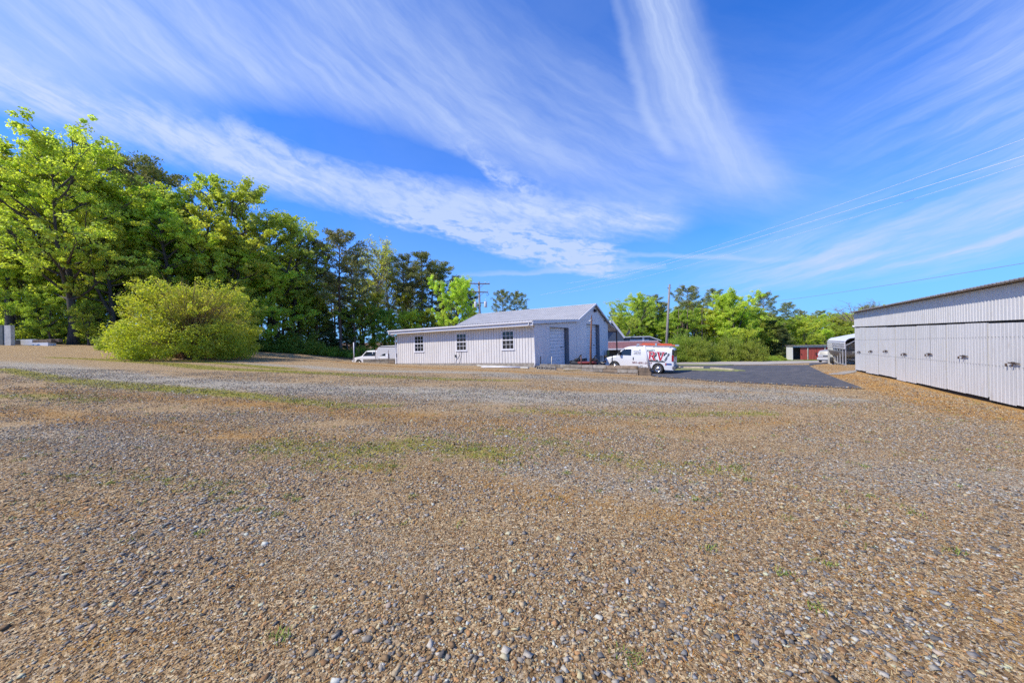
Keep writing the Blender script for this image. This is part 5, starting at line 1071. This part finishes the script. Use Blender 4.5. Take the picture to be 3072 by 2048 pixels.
def broad(seed, H, Rr, hb, pal, per=80, ls=.22, nl=26, ct=.62, dens=1.0, multi=0, crad=(.45, .95)):
    r = random.Random(seed); T = MB(); cl = []; r0 = .016 * H + .06
    tr = poly(Vector((0, 0, -.3)), Vector((r.gauss(0, .04), r.gauss(0, .04), 1)), H * .9, 12, r, .05, .08)
    T.tube(tr, [r0 * (1.35 if i == 0 else 1) * (1 - .88 * (i / 12) ** .9) for i in range(13)], 9)
    stems = [tr]
    for m_ in range(multi):
        k = r.randint(3, 5); a = r.uniform(0, 6.28); s_ = poly(tr[k], Vector((math.cos(a) * .6, math.sin(a) * .6, 1)), H * .55, 8, r, .08, .1); T.tube(s_, taper(9, r0 * .6, .03), 7); stems.append(s_)
    for i in range(nl):
        st = stems[i % len(stems)] if r.random() < .6 else tr; f = hb + (1 - hb) * ((i + .5) / nl) ** .85 * .97
        zt = f * H * .9
        k = min(range(len(st)), key=lambda j: abs(st[j].z - zt)); p = st[k]
        if k < len(st) - 1 and p.z < zt: q = st[k + 1]; p = p.lerp(q, min(1, max(0, (zt - p.z) / max(.01, q.z - p.z))))
        g_ = (f - hb) / (1 - hb); sh = (math.sin(math.pi * min(1, .12 + .88 * g_) ** .8) ** .55) if g_ < .93 else .35
        a = i * 2.4 + r.gauss(0, .35); L = Rr * max(.25, sh) * r.uniform(.75, 1.15); up_ = .25 + .9 * g_
        lb = poly(p, Vector((math.cos(a), math.sin(a), up_)), L, 6, r, .16, .05); rr = .32 * r0 * (1 - .6 * g_) + .02
        T.tube(lb, taper(7, rr, .018), 6, False)
        for j in range(2, 7):
            for s_ in range(2 if j < 6 else 3):
                if r.random() > .9 * dens and j < 6: continue
                a2 = a + r.uniform(-1.3, 1.3); L2 = L * r.uniform(.18, .38); q = poly(lb[j], Vector((math.cos(a2), math.sin(a2), r.uniform(-.1, .9))), L2, 3, r, .2, .05)
                T.tube(q, [.02, .014, .01, .006], 4, False); rad = r.uniform(*crad)
                cl.append((*q[-1], rad)); 
                if r.random() < .5 * dens: cl.append((*q[2], rad * .75))
    e_ = tr[-1]
    for k in range(6): cl.append((e_.x + r.gauss(0, .8), e_.y + r.gauss(0, .8), e_.z + r.uniform(-.6, H * .08), r.uniform(.5, .8)))
    return T, leaves(cl, per, ls, .7, pal, seed + 1)
def pine(seed, H, Rr, hb, pal=PIN, per=46, nl=34, cone=False):
    r = random.Random(seed); T = MB(); cl = []; r0 = .010 * H + .05
    tr = poly(Vector((0, 0, -.3)), Vector((r.gauss(0, .02), r.gauss(0, .02), 1)), H * .97, 12, r, .018, .1); T.tube(tr, [r0 * (1 - .85 * (i / 12) ** 1.1) for i in range(13)], 8)
    for i in range(nl):
        g_ = (i + .3) / nl; f = hb + (1 - hb) * g_; zt = f * H * .96; k = max(j for j in range(len(tr)) if tr[j].z <= zt or j == 0); q = tr[min(k + 1, 12)]; p = tr[k].lerp(q, min(1, max(0, (zt - tr[k].z) / max(.01, q.z - tr[k].z))))
        sh = (1 - g_) ** .8 + .06 if cone else (math.sin(math.pi * (.18 + .72 * g_)) ** .7) * (1.05 - .35 * g_)
        a = i * 2.4 + r.gauss(0, .5); L = Rr * sh * r.uniform(.55, 1.2); lb = poly(p, Vector((math.cos(a), math.sin(a), (-.1 if cone else .12) + .75 * g_)), L, 5, r, .12, .05)
        T.tube(lb, taper(6, .06 * (1 - .5 * g_) + .015, .012), 5, False)
        for j in range(2, 6):
            for s_ in range(2 if j < 5 else 3):
                if not cone and r.random() < .22: continue
                a2 = a + r.uniform(-1.1, 1.1); L2 = L * r.uniform(.15, .32) + .15; e_ = lb[j] + Vector((math.cos(a2), math.sin(a2), r.uniform(.0, .45))) * L2
                T.tube([lb[j], e_], [.014, .008], 4, False); cl.append((*e_, r.uniform(.38, .68)))
        if i < 6 and not cone:
            a = r.uniform(0, 6.28); p = tr[min(12, max(2, int(hb * 12) - 1 - i % 3))]; T.tube(poly(p, Vector((math.cos(a), math.sin(a), .2)), Rr * .4, 3, r, .2, 0), [.035, .02, .012, .006], 4, False)
    for k in range(5): cl.append((tr[-1].x + r.gauss(0, .3), tr[-1].y + r.gauss(0, .3), tr[-1].z + r.uniform(-.5, .35), .5))
    return T, leaves(cl, per, .26, .6, pal, seed + 1, asp=.38, upb=.3, thin=True)
def sparse(seed, H, pal=LIM, per=7, leafy=True):
    r = random.Random(seed); T = MB(); cl = []; tr = poly(Vector((0, 0, -.3)), Vector((0, 0, 1)), H * .85, 10, r, .04, .1); T.tube(tr, taper(11, .012 * H, .03), 7)
    for i in range(22):
        f = .35 + .65 * i / 22; p = tr[min(10, int(f * 10))]; a = i * 2.4 + r.gauss(0, .4); L = H * .22 * (1.15 - f) + H * .07
        lb = poly(p, Vector((math.cos(a) * .7, math.sin(a) * .7, 1.0)), L * 1.3, 6, r, .12, .06); T.tube(lb, taper(7, .07, .014), 5, False)
        for j in range(1, 7):
            for s_ in range(2):
                a2 = a + r.uniform(-1.4, 1.4); q = poly(lb[j], Vector((math.cos(a2) * .7, math.sin(a2) * .7, .9)), L * .38, 4, r, .15, .05); T.tube(q, taper(5, .024, .010), 4, False)
                for s2 in range(2): e_ = q[2] + Vector((r.gauss(0, .4), r.gauss(0, .4), r.uniform(.2, .8))); T.tube([q[2], e_], [.012, .007], 3, False); cl.append((*e_, .3))
                cl.append((*q[-1], .35))
    return T, leaves(cl, per if leafy else 1, .15 if leafy else .04, .8, pal, seed + 1)
def umbrella_tree(seed, H):
    r = random.Random(seed); T = MB(); cl = []; tr = poly(Vector((0, 0, -.3)), Vector((0, 0, 1)), H * .55, 6, r, .03, .1); T.tube(tr, taper(7, .3, .16), 8)
    for i in range(17):
        a = i * 2.4; el_ = r.uniform(.15, 1.3); lb = poly(tr[-1] - Vector((0, 0, r.uniform(0, H * .12))), Vector((math.cos(a), math.sin(a), math.tan(el_ * .75) + .15)), H * .42, 6, r, .10, .0); T.tube(lb, taper(7, .11, .02), 5, False)
        for j in range(2, 7):
            for s_ in range(4): e_ = lb[j] + Vector((r.gauss(0, .8), r.gauss(0, .8), r.uniform(.0, 1.2))); T.tube([lb[j], lb[j].lerp(e_, .5) + Vector((0, 0, .1)), e_], [.03, .02, .012], 4, False); cl.append((*e_, .4))
    return T, leaves(cl, 2, .08, .8, [(.10, .06, .05)], seed + 1)
def shrub(seed, Rx, Hs, pal, per=60, ls=.16, n=60, weep=False):
    r = random.Random(seed); T = MB(); cl = []
    for i in range(n):
        a = r.uniform(0, 6.28); g_ = r.random() ** .7; tgt = Vector((math.cos(a) * Rx * g_, math.sin(a) * Rx * g_, Hs * (r.uniform(.25, 1.0)) * math.sqrt(max(.05, 1 - .72 * g_ * g_))))
        b0 = Vector((r.gauss(0, Rx * .06), r.gauss(0, Rx * .06), -.1)); mid = b0.lerp(tgt, .5) + Vector((0, 0, Hs * .12))
        T.tube([b0, b0.lerp(mid, .6) + Vector((0, 0, .1)), mid, tgt], [.05, .035, .025, .008], 4, False); cl.append((*tgt, r.uniform(.35, .75) * (Rx / 3) ** .4)); cl.append((*mid.lerp(tgt, .6), r.uniform(.3, .6)))
        cl.append((math.cos(a) * Rx * r.uniform(.75, 1.0), math.sin(a) * Rx * r.uniform(.75, 1.0), r.uniform(.1, .45) * Hs, .5)); cl.append((math.cos(a * 1.7) * Rx * r.uniform(.35, .95), math.sin(a * 1.7) * Rx * r.uniform(.35, .95), r.uniform(.02, .16) * Hs, .5))
    return T, leaves(cl, per, ls, .75, pal, seed + 1)
PROT = {}
def proto(key, fn, bark=None, lm=None):
    T, (V, Fq, cv) = fn; n = key
    tm = T.build('trunk', bark or BARK); cm = mesh_np('crown', V, Fq, lm or LM, None, dict(tint=cv)); me = (tm.data, cm.data)
    zs = V[:, 2]; PROT[key] = (me[0], me[1], float(np.percentile(zs, 99.7)), float(np.percentile(np.abs(V[:, 0]), 97)))
    bpy.data.objects.remove(tm); bpy.data.objects.remove(cm)
proto('oak_a', broad(11, 21, 7.2, .16, OAK, 62, .20, 54, multi=2, crad=(.32, .70)))
proto('oak_b', broad(12, 19, 4.6, .30, OAK, 42, .21, 34, multi=1, crad=(.28, .60)))
proto('oak_c', broad(13, 18, 4.0, .36, [(.20, .25, .05), (.25, .29, .06), (.29, .30, .08), (.18, .21, .045)], 38, .19, 30, dens=.75, multi=1, crad=(.28, .55)))
proto('tulip', broad(14, 20, 3.2, .34, TUL, 30, .20, 28, dens=.65, crad=(.25, .5)))
proto('bright', broad(15, 15, 5.2, .10, [(.24, .33, .05), (.30, .38, .06), (.19, .27, .04), (.34, .39, .08)], 56, .20, 44, multi=2, crad=(.35, .75)))
proto('willow', broad(16, 16, 5.0, .10, [(.21, .28, .05), (.26, .32, .065), (.30, .34, .08)], 60, .15, 42, multi=2, crad=(.32, .66)))
proto('thicket', broad(17, 11, 3.4, .08, [(.15, .22, .035), (.20, .27, .045), (.12, .17, .03), (.25, .29, .06)], 44, .18, 34, multi=1, crad=(.3, .6)))
proto('pine_a', pine(21, 19, 3.6, .46), PBARK, PM)
proto('pine_b', pine(22, 19, 3.0, .58, nl=26), PBARK, PM)
proto('pine_c', pine(23, 17, 4.4, .42, nl=38), PBARK, PM)
proto('cedar', pine(24, 11, 2.4, .08, CED, 52, 46, True), PBARK, PM)
proto('sparse', sparse(31, 17, [(.26, .28, .06), (.30, .26, .08), (.22, .27, .05)], 8), GBARK)
proto('bare', sparse(32, 12, [(.15, .09, .06)], 1, False), GBARK)
proto('umbrella', umbrella_tree(33, 13), mat('pale_bark', (.24, .18, .16), .9))
proto('shrub_a', shrub(41, 2.4, 2.6, [(.17, .24, .035), (.22, .29, .045), (.13, .18, .03)], 44, .14, 54))
proto('shrub_b', shrub(42, 2.0, 1.7, [(.19, .25, .04), (.25, .29, .05), (.14, .19, .03)], 40, .13, 46))
proto('shrub_c', shrub(43, 2.8, 3.6, [(.12, .17, .028), (.16, .22, .035), (.20, .24, .05)], 44, .15, 60))
trr = random.Random(77)
ORD = 'first second third fourth fifth sixth seventh eighth ninth tenth eleventh twelfth thirteenth fourteenth fifteenth sixteenth seventeenth eighteenth nineteenth twentieth twenty-first twenty-second twenty-third twenty-fourth twenty-fifth twenty-sixth twenty-seventh twenty-eighth twenty-ninth thirtieth'.split()
KW = dict(oak_a='oak', oak_b='broad green tree', oak_c='open olive tree', tulip='slender light tree', bright='bright leafy tree', willow='feathery tree', thicket='bushy young tree', pine_a='pine', pine_b='tall pine', pine_c='wide pine', cedar='dark evergreen', sparse='budding tree', shrub_a='leafy shrub', shrub_b='low shrub', shrub_c='tall dark shrub')
GR = {}
def tree(key, nm, lab, cat, x, y, H, wid=1.0, rz=None, group=None, z=None):
    me = PROT[key]; s = H / me[2]; t = thing(nm, lab, cat, (x, y, (G(x, y) if z is None else z) - .05), trr.uniform(0, 6.28) if rz is None else rz, group); t.scale = (s * wid, s * wid, s)
    if group: GR.setdefault((group, key), []).append((x / y, t))
    for k, part in ((0, 'trunk'), (1, 'crown')): o = bpy.data.objects.new(part if cat != 'bush' or k else 'stem', me[k]); C.link(o); o.parent = t
    return t
def at(key, nm, lab, px, top, Y, wid=1.0, rz=None, group=None, cat='tree'):
    q = P(px, top, Y); g_ = G(q.x, Y); return tree(key, nm, lab, cat, q.x, Y, q.z - g_, wid, rz, group)
# ---- left wood edge, near to far
at('oak_a', 'oak_tree', 'largest bright green oak with forked dark trunk, standing just right of the white trailer', 205, 395, 37, 1.0, .8)
at('oak_b', 'oak_tree', 'tall leafy green tree at the far left edge behind the cabinet', 15, 450, 38, 1.1)
at('oak_b', 'oak_tree', 'broad green tree half hidden behind the upper left edge of the biggest oak', 100, 440, 43, 1.2)
at('oak_b', 'oak_tree', 'bright leafy oak standing close in front of the biggest oak trunk on its right', 335, 640, 39, 1.0, 1.4)
at('tulip', 'tulip_tree', 'slender light tree rising above the left side of the huge bush', 520, 620, 42, 1.2, 4.2)
at('pine_c', 'pine_tree', 'dark pine crown showing against the sky just right of the biggest oak', 425, 480, 46, 1.1)
at('pine_a', 'pine_tree', 'dark pine rising behind the top right side of the biggest oak', 345, 455, 46, 1.2)
at('oak_a', 'oak_tree', 'green oak between the biggest oak and the yellow-green bush', 380, 560, 43, .85, 2.2)
at('oak_b', 'oak_tree', 'leafy oak behind the left half of the yellow-green bush', 500, 560, 46, 1.15)
at('tulip', 'tulip_tree', 'slender light green tree with open pointed top, above the middle of the bush', 590, 512, 47, .95, 1.0)
at('oak_b', 'oak_tree', 'green tree with dense lower crown behind the right half of the bush', 640, 640, 46, 1.25)
at('oak_c', 'oak_tree', 'tall open crowned tree with clumped olive top, right of the slender light green tree', 735, 560, 50, 1.0, .4)
at('oak_c', 'oak_tree', 'olive green tree with second clump of crown, above the right end of the bush', 800, 630, 51, .95, 2.0)
at('oak_c', 'oak_tree', 'open crowned tree with reaching top branch, left of the dark pine group', 890, 652, 54, .95, 4.0)
at('bright', 'leafy_tree', 'rounded bright green tree at the wood edge just right of the bush', 770, 800, 49, .9)
at('tulip', 'tulip_tree', 'light green slender tree among the oaks right of the biggest oak', 455, 545, 44, 1.2, 3.0)
at('bright', 'leafy_tree', 'bright leafy tree behind the top of the huge bush', 640, 690, 45, .95, 2.4)
at('bright', 'leafy_tree', 'bright leafy tree in front of the dark wood left of the huge bush', 300, 770, 40, .8, 5.4)
at('tulip', 'tulip_tree', 'light green tree rising just left of the narrow dark pine', 870, 745, 53, 1.3, 1.1)
at('bright', 'leafy_tree', 'low bright tree at the left picture edge under the tall oaks', 60, 790, 38.6, .8, .4)
at('bright', 'leafy_tree', 'bright leafy tree low down between the white trailer and the huge bush', 255, 850, 39, .75, 3.1)
at('thicket', 'young_tree', 'bushy young tree hiding the foot of the biggest oak on its left', 150, 880, 36.5, 1.0, 1.0)
at('thicket', 'young_tree', 'bushy young tree hiding the foot of the biggest oak on its right', 262, 900, 36.2, .9, 2.0)
at('pine_a', 'pine_tree', 'narrow dark pine at the left of the pine group behind the shed', 945, 722, 56, .9, 1.3)
at('pine_c', 'pine_tree', 'largest dark pine with long side branches, tallest of the pine group', 1015, 688, 57, 1.05, 2.6)
at('pine_a', 'pine_tree', 'dark pine leaning against the right side of the largest pine', 1060, 760, 58, 1.0, 3.3)
at('sparse', 'budding_tree', 'thin budding tree with fine pale twigs, right of the largest dark pine', 1110, 708, 64, 1.15, .3)
at('sparse', 'budding_tree', 'thinner nearly bare tree between the pines above the caravan', 1170, 745, 66, .9, 2.3)
at('pine_b', 'pine_tree', 'tall straight pine with small round crown, left of two above the lean-to', 1198, 763, 66, .95, .5)
at('pine_b', 'pine_tree', 'tall straight pine with spreading tufted crown, right of two above the lean-to', 1258, 752, 66, 1.15, 1.9)
at('pine_a', 'pine_tree', 'dark broad pine behind the small bright tree left of the utility pole', 1325, 785, 70, 1.2, 2.9)
at('bright', 'leafy_tree', 'small bright yellow-green tree just left of the transformer pole', 1358, 828, 60, .72, 1.0)
at('pine_b', 'pine_tree', 'dark pine partly behind the transformer pole', 1392, 842, 72, 1.2, 4.4)
at('pine_a', 'pine_tree', 'dark pine filling the gap right of the two tall straight pines', 1292, 800, 69, 1.1, .7)
at('pine_a', 'pine_tree', 'shorter dark pine just left of the two tall straight pines', 1228, 800, 70, 1.0, 5.1)
at('pine_b', 'pine_tree', 'thin dark pine between the bright tree and the transformer pole', 1410, 868, 74, 1.0, 2.2)
at('pine_c', 'pine_tree', 'round topped pine above the workshop roof, left of a pair', 1503, 868, 88, .80, .9)
at('pine_c', 'pine_tree', 'round topped pine above the workshop roof, right of a pair', 1555, 874, 90, .85, 3.9)
for px, Y, top, k in ((30, 42, 700, 'thicket'), (120, 41, 760, 'thicket'), (250, 42, 720, 'thicket'), (330, 44, 780, 'thicket'), (430, 45, 700, 'oak_b'), (560, 47, 700, 'thicket'), (660, 49, 760, 'thicket'), (730, 50, 720, 'oak_b'), (830, 52, 770, 'bright'), (870, 54, 840, 'thicket'), (930, 56, 900, 'thicket'), (1090, 60, 905, 'thicket'), (1150, 61, 930, 'thicket'), (1210, 62, 930, 'bright'), (1280, 64, 925, 'thicket'), (1330, 66, 940, 'thicket'), (1420, 68, 935, 'thicket'), (1470, 72, 945, 'thicket'), (1540, 78, 950, 'thicket'), (990, 58, 960, 'cedar'), (960, 57, 900, 'cedar'), (1040, 59, 930, 'cedar'), (700, 48, 900, 'cedar'), (1120, 63, 880, 'oak_c'), (1235, 66, 880, 'oak_c')):
    at(k, 'understory_tree', 'leafy young tree filling the lower edge of the wood on the left', px, top, Y, 1.15, None, 'young trees along the left wood edge')
for row in range(2):
    for i in range(13):
        px = -120 + i * 122 + trr.uniform(-25, 25); Y = np.interp(px, [0, 400, 800, 1100, 1400], [46, 50, 57, 68, 80]) + 5 + row * 10 + trr.uniform(-2, 2)
        top = np.interp(px, [-100, 200, 560, 740, 870, 1010, 1260, 1400, 1600], [470, 480, 640, 690, 770, 790, 850, 930, 950]) + row * 14 + trr.uniform(-10, 40)
        at(trr.choice(['oak_c', 'pine_b', 'tulip', 'sparse', 'oak_c', 'tulip']) if px < 900 else trr.choice(['oak_c', 'pine_b', 'sparse', 'pine_a']), 'wood_tree', 'tree standing deeper inside the wood on the left', px, top, Y, 1.05, None, 'trees deeper in the left wood')
# trunks at the wood edge, thin understory poles
for i in range(26):
    px = 10 + i * 52 + trr.uniform(-18, 18); Y = np.interp(px, [0, 400, 800, 1100, 1400], [41, 45, 52, 60, 70]) + trr.uniform(0, 4); q = P(px, 800, Y); z = G(q.x, Y)
    b = MB(); r = trr; pts = poly(Vector((0, 0, -.2)), Vector((r.gauss(0, .05), 0, 1)), r.uniform(9, 15), 9, r, .03, .08); b.tube(pts, taper(10, r.uniform(.08, .16), .03), 6); o = b.build('slender_tree', BARK if i % 2 else GBARK); o.location = (q.x, Y, z)
    tag(o, 'slim trunk standing in the shade of the left wood', 'tree', 'slim trunks in the left wood')
for i in range(34):
    px = -40 + i * 44 + trr.uniform(-12, 12)
    if 1000 < px < 1200 and i % 2: continue
    Y = np.interp(px, [0, 230, 400, 800, 1100, 1400], [38.5, 39.5, 41, 50, 57, 66]) + trr.uniform(-.5, 2.5); q = P(px, 900, Y)
    tree(trr.choice(['shrub_a', 'shrub_c', 'shrub_b', 'shrub_c']), 'undergrowth_shrub', 'low green shrub growing at the foot of the left wood', 'bush', q.x, Y, trr.uniform(1.3, 3.0), 1.25, None, 'shrubs at the foot of the left wood')
# the big yellow-green bush
BT = shrub(50, 4.8, 5.9, LIM, 66, .12, 230)
q = P(566, 1072, 29.5); bush = thing('large_bush', 'huge rounded yellow-green bush standing on the gravel in front of the left wood', 'bush', (q.x, 29.5, G(q.x, 29.5)))
T, (V, Fq, cv) = BT
w_ = np.clip(1 - np.hypot(V[:, 0] - 2.6, V[:, 2] - 4.0) / 2.3, 0, 1)[:, None]; cv = cv * (1 - .5 * w_) + np.array([.24, .17, .07]) * .55 * w_
for i in range(150): 
    a = trr.uniform(0, 6.28); e_ = Vector((2.2 + math.cos(a) * trr.uniform(0, 2.6), math.sin(a) * trr.uniform(.5, 4) - 1.0, trr.uniform(2.8, 6.3))); T.tube([e_ * .45, e_ * .75 + Vector((0, 0, .3)), e_], [.02, .014, .006], 3, False)
shoots = []
for i in range(90):
    a = trr.uniform(0, 6.28); g_ = trr.uniform(.3, 1.0); b0 = Vector((math.cos(a) * 4.0 * g_, math.sin(a) * 4.0 * g_, 5.3 * math.sqrt(max(.03, 1 - .72 * g_ * g_)))); e_ = b0 + Vector((math.cos(a) * trr.uniform(.5, 1.5), math.sin(a) * trr.uniform(.5, 1.5), trr.uniform(.2, 1.4)))
    T.tube([b0 * .6, b0, e_], [.02, .014, .006], 4, False)
    for k in range(4): q2 = b0.lerp(e_, .3 + .25 * k); shoots.append((*q2, trr.uniform(.18, .32)))
V2, F2, c2 = leaves(shoots, 26, .12, .8, LIM, 88); F2 = F2 + len(V); V = np.concatenate([V, V2]); Fq = np.concatenate([Fq, F2]); cv = np.concatenate([cv, c2])
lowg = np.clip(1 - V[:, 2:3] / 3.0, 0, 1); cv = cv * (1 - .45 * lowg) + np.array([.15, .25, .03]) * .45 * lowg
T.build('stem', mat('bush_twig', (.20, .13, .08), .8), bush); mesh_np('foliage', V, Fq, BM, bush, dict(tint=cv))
at('thicket', 'bush', 'smaller yellow-green bush joined to the right side of the huge bush', 720, 880, 36, .9, None, None, 'bush')
at('shrub_c', 'bush', 'low rounded green bush at the left foot of the huge bush', 385, 985, 33, 1.3, None, None, 'bush')
# ---- right wood
at('willow', 'leafy_tree', 'feathery light green tree behind the blue house gable', 1905, 878, 74, .95, .2)
at('willow', 'leafy_tree', 'lower light green tree at the left end of the right wood, beside the workshop gable', 1862, 940, 72, .9, 2.2)
at('pine_c', 'pine_tree', 'small dark pine top peeping over the right wood next to the workshop roof', 1836, 930, 100, .6, 1.0)
at('pine_a', 'pine_tree', 'round crowned pine just left of the bare wooden pole', 1962, 884, 78, 1.1, 1.5)
at('pine_b', 'pine_tree', 'thin pine directly behind the bare wooden pole', 1992, 905, 80, 1.1, 3.5)
at('pine_c', 'pine_tree', 'biggest broad pine just right of the bare wooden pole', 2065, 855, 73, .98, 2.5)
at('pine_a', 'pine_tree', 'pine between the biggest broad pine and the bright leafy tree', 2138, 866, 80, 1.05, .4)
at('bright', 'leafy_tree', 'tall bright yellow-green tree in the middle of the right wood', 2208, 869, 66, .93, 4.0)
at('bright', 'leafy_tree', 'lower bright green tree in front, nearest the grass verge', 2225, 985, 62, 1.05, 1.0)
at('pine_c', 'pine_tree', 'dark pine rising right of the tall bright yellow-green tree', 2288, 877, 74, .95, 5.0)
at('cedar', 'cedar_tree', 'dark layered evergreen left of two behind the red shed', 2330, 960, 68, 1.4, 1.0)
at('pine_a', 'pine_tree', 'narrow evergreen with pointed top above the red shed', 2364, 906, 76, 1.1, 2.1)
at('cedar', 'cedar_tree', 'pale layered evergreen directly left of the red shed', 2348, 985, 66, 1.3, 3.0)
at('bright', 'leafy_tree', 'fresh green maple behind the red shed roof', 2420, 960, 74, 1.0, 3.0)
at('pine_c', 'pine_tree', 'small pine crown on the skyline over the red shed', 2405, 930, 105, .8, 3.0)
at('pine_c', 'pine_tree', 'wide dark pine crown on the distant skyline left of the bare tree', 2460, 930, 110, 1.3, 1.0)
at('umbrella', 'bare_tree', 'leafless tree with spreading dark branches above the corner of the storage building', 2563, 898, 70, .95, .4)
at('bare', 'bare_tree', 'small leafless tree over the storage building roof, left of two', 2606, 903, 62, .8, 1.0)
at('bare', 'bare_tree', 'small leafless tree over the storage building roof, right of two', 2634, 903, 60, .9, 2.0)
at('thicket', 'leafy_tree', 'dark low crown showing over the storage building roof edge', 2596, 917, 66, .9, 2.0)
for px, Y, top, k in ((1800, 84, 985, 'thicket'), (1840, 86, 960, 'willow'), (1930, 80, 935, 'thicket'), (1975, 82, 960, 'thicket'), (2030, 80, 950, 'oak_c'), (2095, 82, 930, 'oak_c'), (2170, 84, 930, 'oak_b'), (2250, 84, 925, 'oak_b'), (2310, 84, 945, 'pine_a'), (2380, 88, 945, 'oak_b'), (2400, 82, 975, 'thicket'), (2450, 90, 955, 'oak_b'), (2470, 82, 985, 'bright'), (2500, 92, 950, 'oak_c'), (2510, 84, 975, 'thicket'), (2545, 90, 945, 'oak_b'), (2580, 95, 935, 'oak_b'), (2540, 80, 980, 'thicket'), (2445, 80, 1000, 'bright'), (2490, 100, 940, 'oak_c'), (2430, 100, 945, 'oak_b'), (2525, 104, 938, 'bright'), (1880, 90, 950, 'oak_c'), (2130, 74, 960, 'oak_c'), (2000, 76, 940, 'thicket'), (2035, 70, 930, 'thicket'), (2075, 76, 900, 'oak_c'), (2110, 72, 925, 'oak_b'), (2155, 72, 905, 'oak_b'), (2190, 70, 930, 'bright'), (2260, 70, 920, 'thicket'), (2275, 68, 965, 'thicket'), (2310, 74, 940, 'oak_b'), (2345, 76, 950, 'thicket'), (1870, 80, 945, 'willow'), (1945, 84, 905, 'oak_c'), (1930, 78, 900, 'willow'), (2620, 95, 940, 'oak_b'), (2660, 95, 950, 'oak_b')):
    at(k, 'wood_tree', 'leafy tree filling the body of the right wood beyond the road', px, top, Y, 1.45, None, 'trees filling the right wood')
for i in range(24):
    px = 1770 + i * 37 + trr.uniform(-10, 10); q = P(px, 1000, trr.uniform(95, 125)); at(trr.choice(['oak_b', 'oak_c', 'pine_a']), 'wood_tree', 'distant tree on the low ridge behind the right wood', px, trr.uniform(950, 985) if px < 2250 else trr.uniform(940, 960), q.y, 1.3, None, 'distant trees on the right ridge')
for i in range(9):
    px = 2030 + i * 9 + trr.uniform(-4, 4); Y = 66 + trr.uniform(0, 5); q = P(px, 1000, Y); b = MB(); pts = poly(Vector((0, 0, -.2)), Vector((trr.gauss(0, .03), 0, 1)), trr.uniform(7, 10), 6, trr, .02, .08); b.tube(pts, taper(7, .16, .05), 6); o = b.build('slender_tree', PBARK); o.location = (q.x, Y, G(q.x, Y)); tag(o, 'slim bare trunk standing below the biggest broad pine', 'tree', 'slim trunks right of the bare pole')
for i in range(26):
    px = 1990 + i * 14.5 + trr.uniform(-5, 5); Y = trr.uniform(57.5, 62); q = P(px, 1000, Y); hh = trr.choice([1.0, 1.6, 2.4, 3.6, 4.2]) * trr.uniform(.85, 1.15) if px < 2270 else trr.uniform(.5, .9)
    if px > 2345: break
    sk = 'shrub_b' if hh < 1.4 else 'shrub_a' if hh < 2.7 else 'shrub_c'
    tree(sk, 'roadside_shrub', 'leafy shrub in the dense row along the far side of the road', 'bush', q.x, Y, hh, min(1.0, 2.1 / (dict(shrub_a=2.4, shrub_b=2.0, shrub_c=2.8)[sk] * hh / PROT[sk][2])), None, 'shrubs along the far side of the road')
PL = {'young trees along the left wood edge': 'along the left wood edge', 'trees deeper in the left wood': 'deeper in the left wood', 'shrubs at the foot of the left wood': 'at the foot of the left wood',
      'trees filling the right wood': 'in the body of the right wood', 'distant trees on the right ridge': 'on the distant right ridge', 'shrubs along the far side of the road': 'along the far side of the road'}
for (gr_, key), L_ in GR.items():
    L_.sort(key=lambda q: q[0])
    for i, (_, t) in enumerate(L_): t['label'] = (ORD[i] + ' ' if len(L_) > 1 else 'only ') + KW[key] + (' from the left ' if len(L_) > 1 else ' ') + PL[gr_]
for nm_, pl_ in (('slim trunks in the left wood', 'slim trunk from the left in the shade of the left wood'), ('slim trunks right of the bare pole', 'slim bare trunk from the left just right of the bare pole')):
    L_ = sorted([o for o in bpy.data.objects if o.get('group') == nm_], key=lambda o: o.location.x / o.location.y)
    for i, o in enumerate(L_): o['label'] = ORD[i] + ' ' + pl_
for i, o in enumerate(sorted([o for o in bpy.data.objects if o.get('group') == 'hollow concrete blocks lying by the downspout'], key=lambda o: o.location.x)): o['label'] = ORD[i] + ' hollow concrete block from the left in the row at the foot of the downspout'
print('objects', len(bpy.data.objects), 'faces', sum(len(m_.polygons) for m_ in bpy.data.meshes))
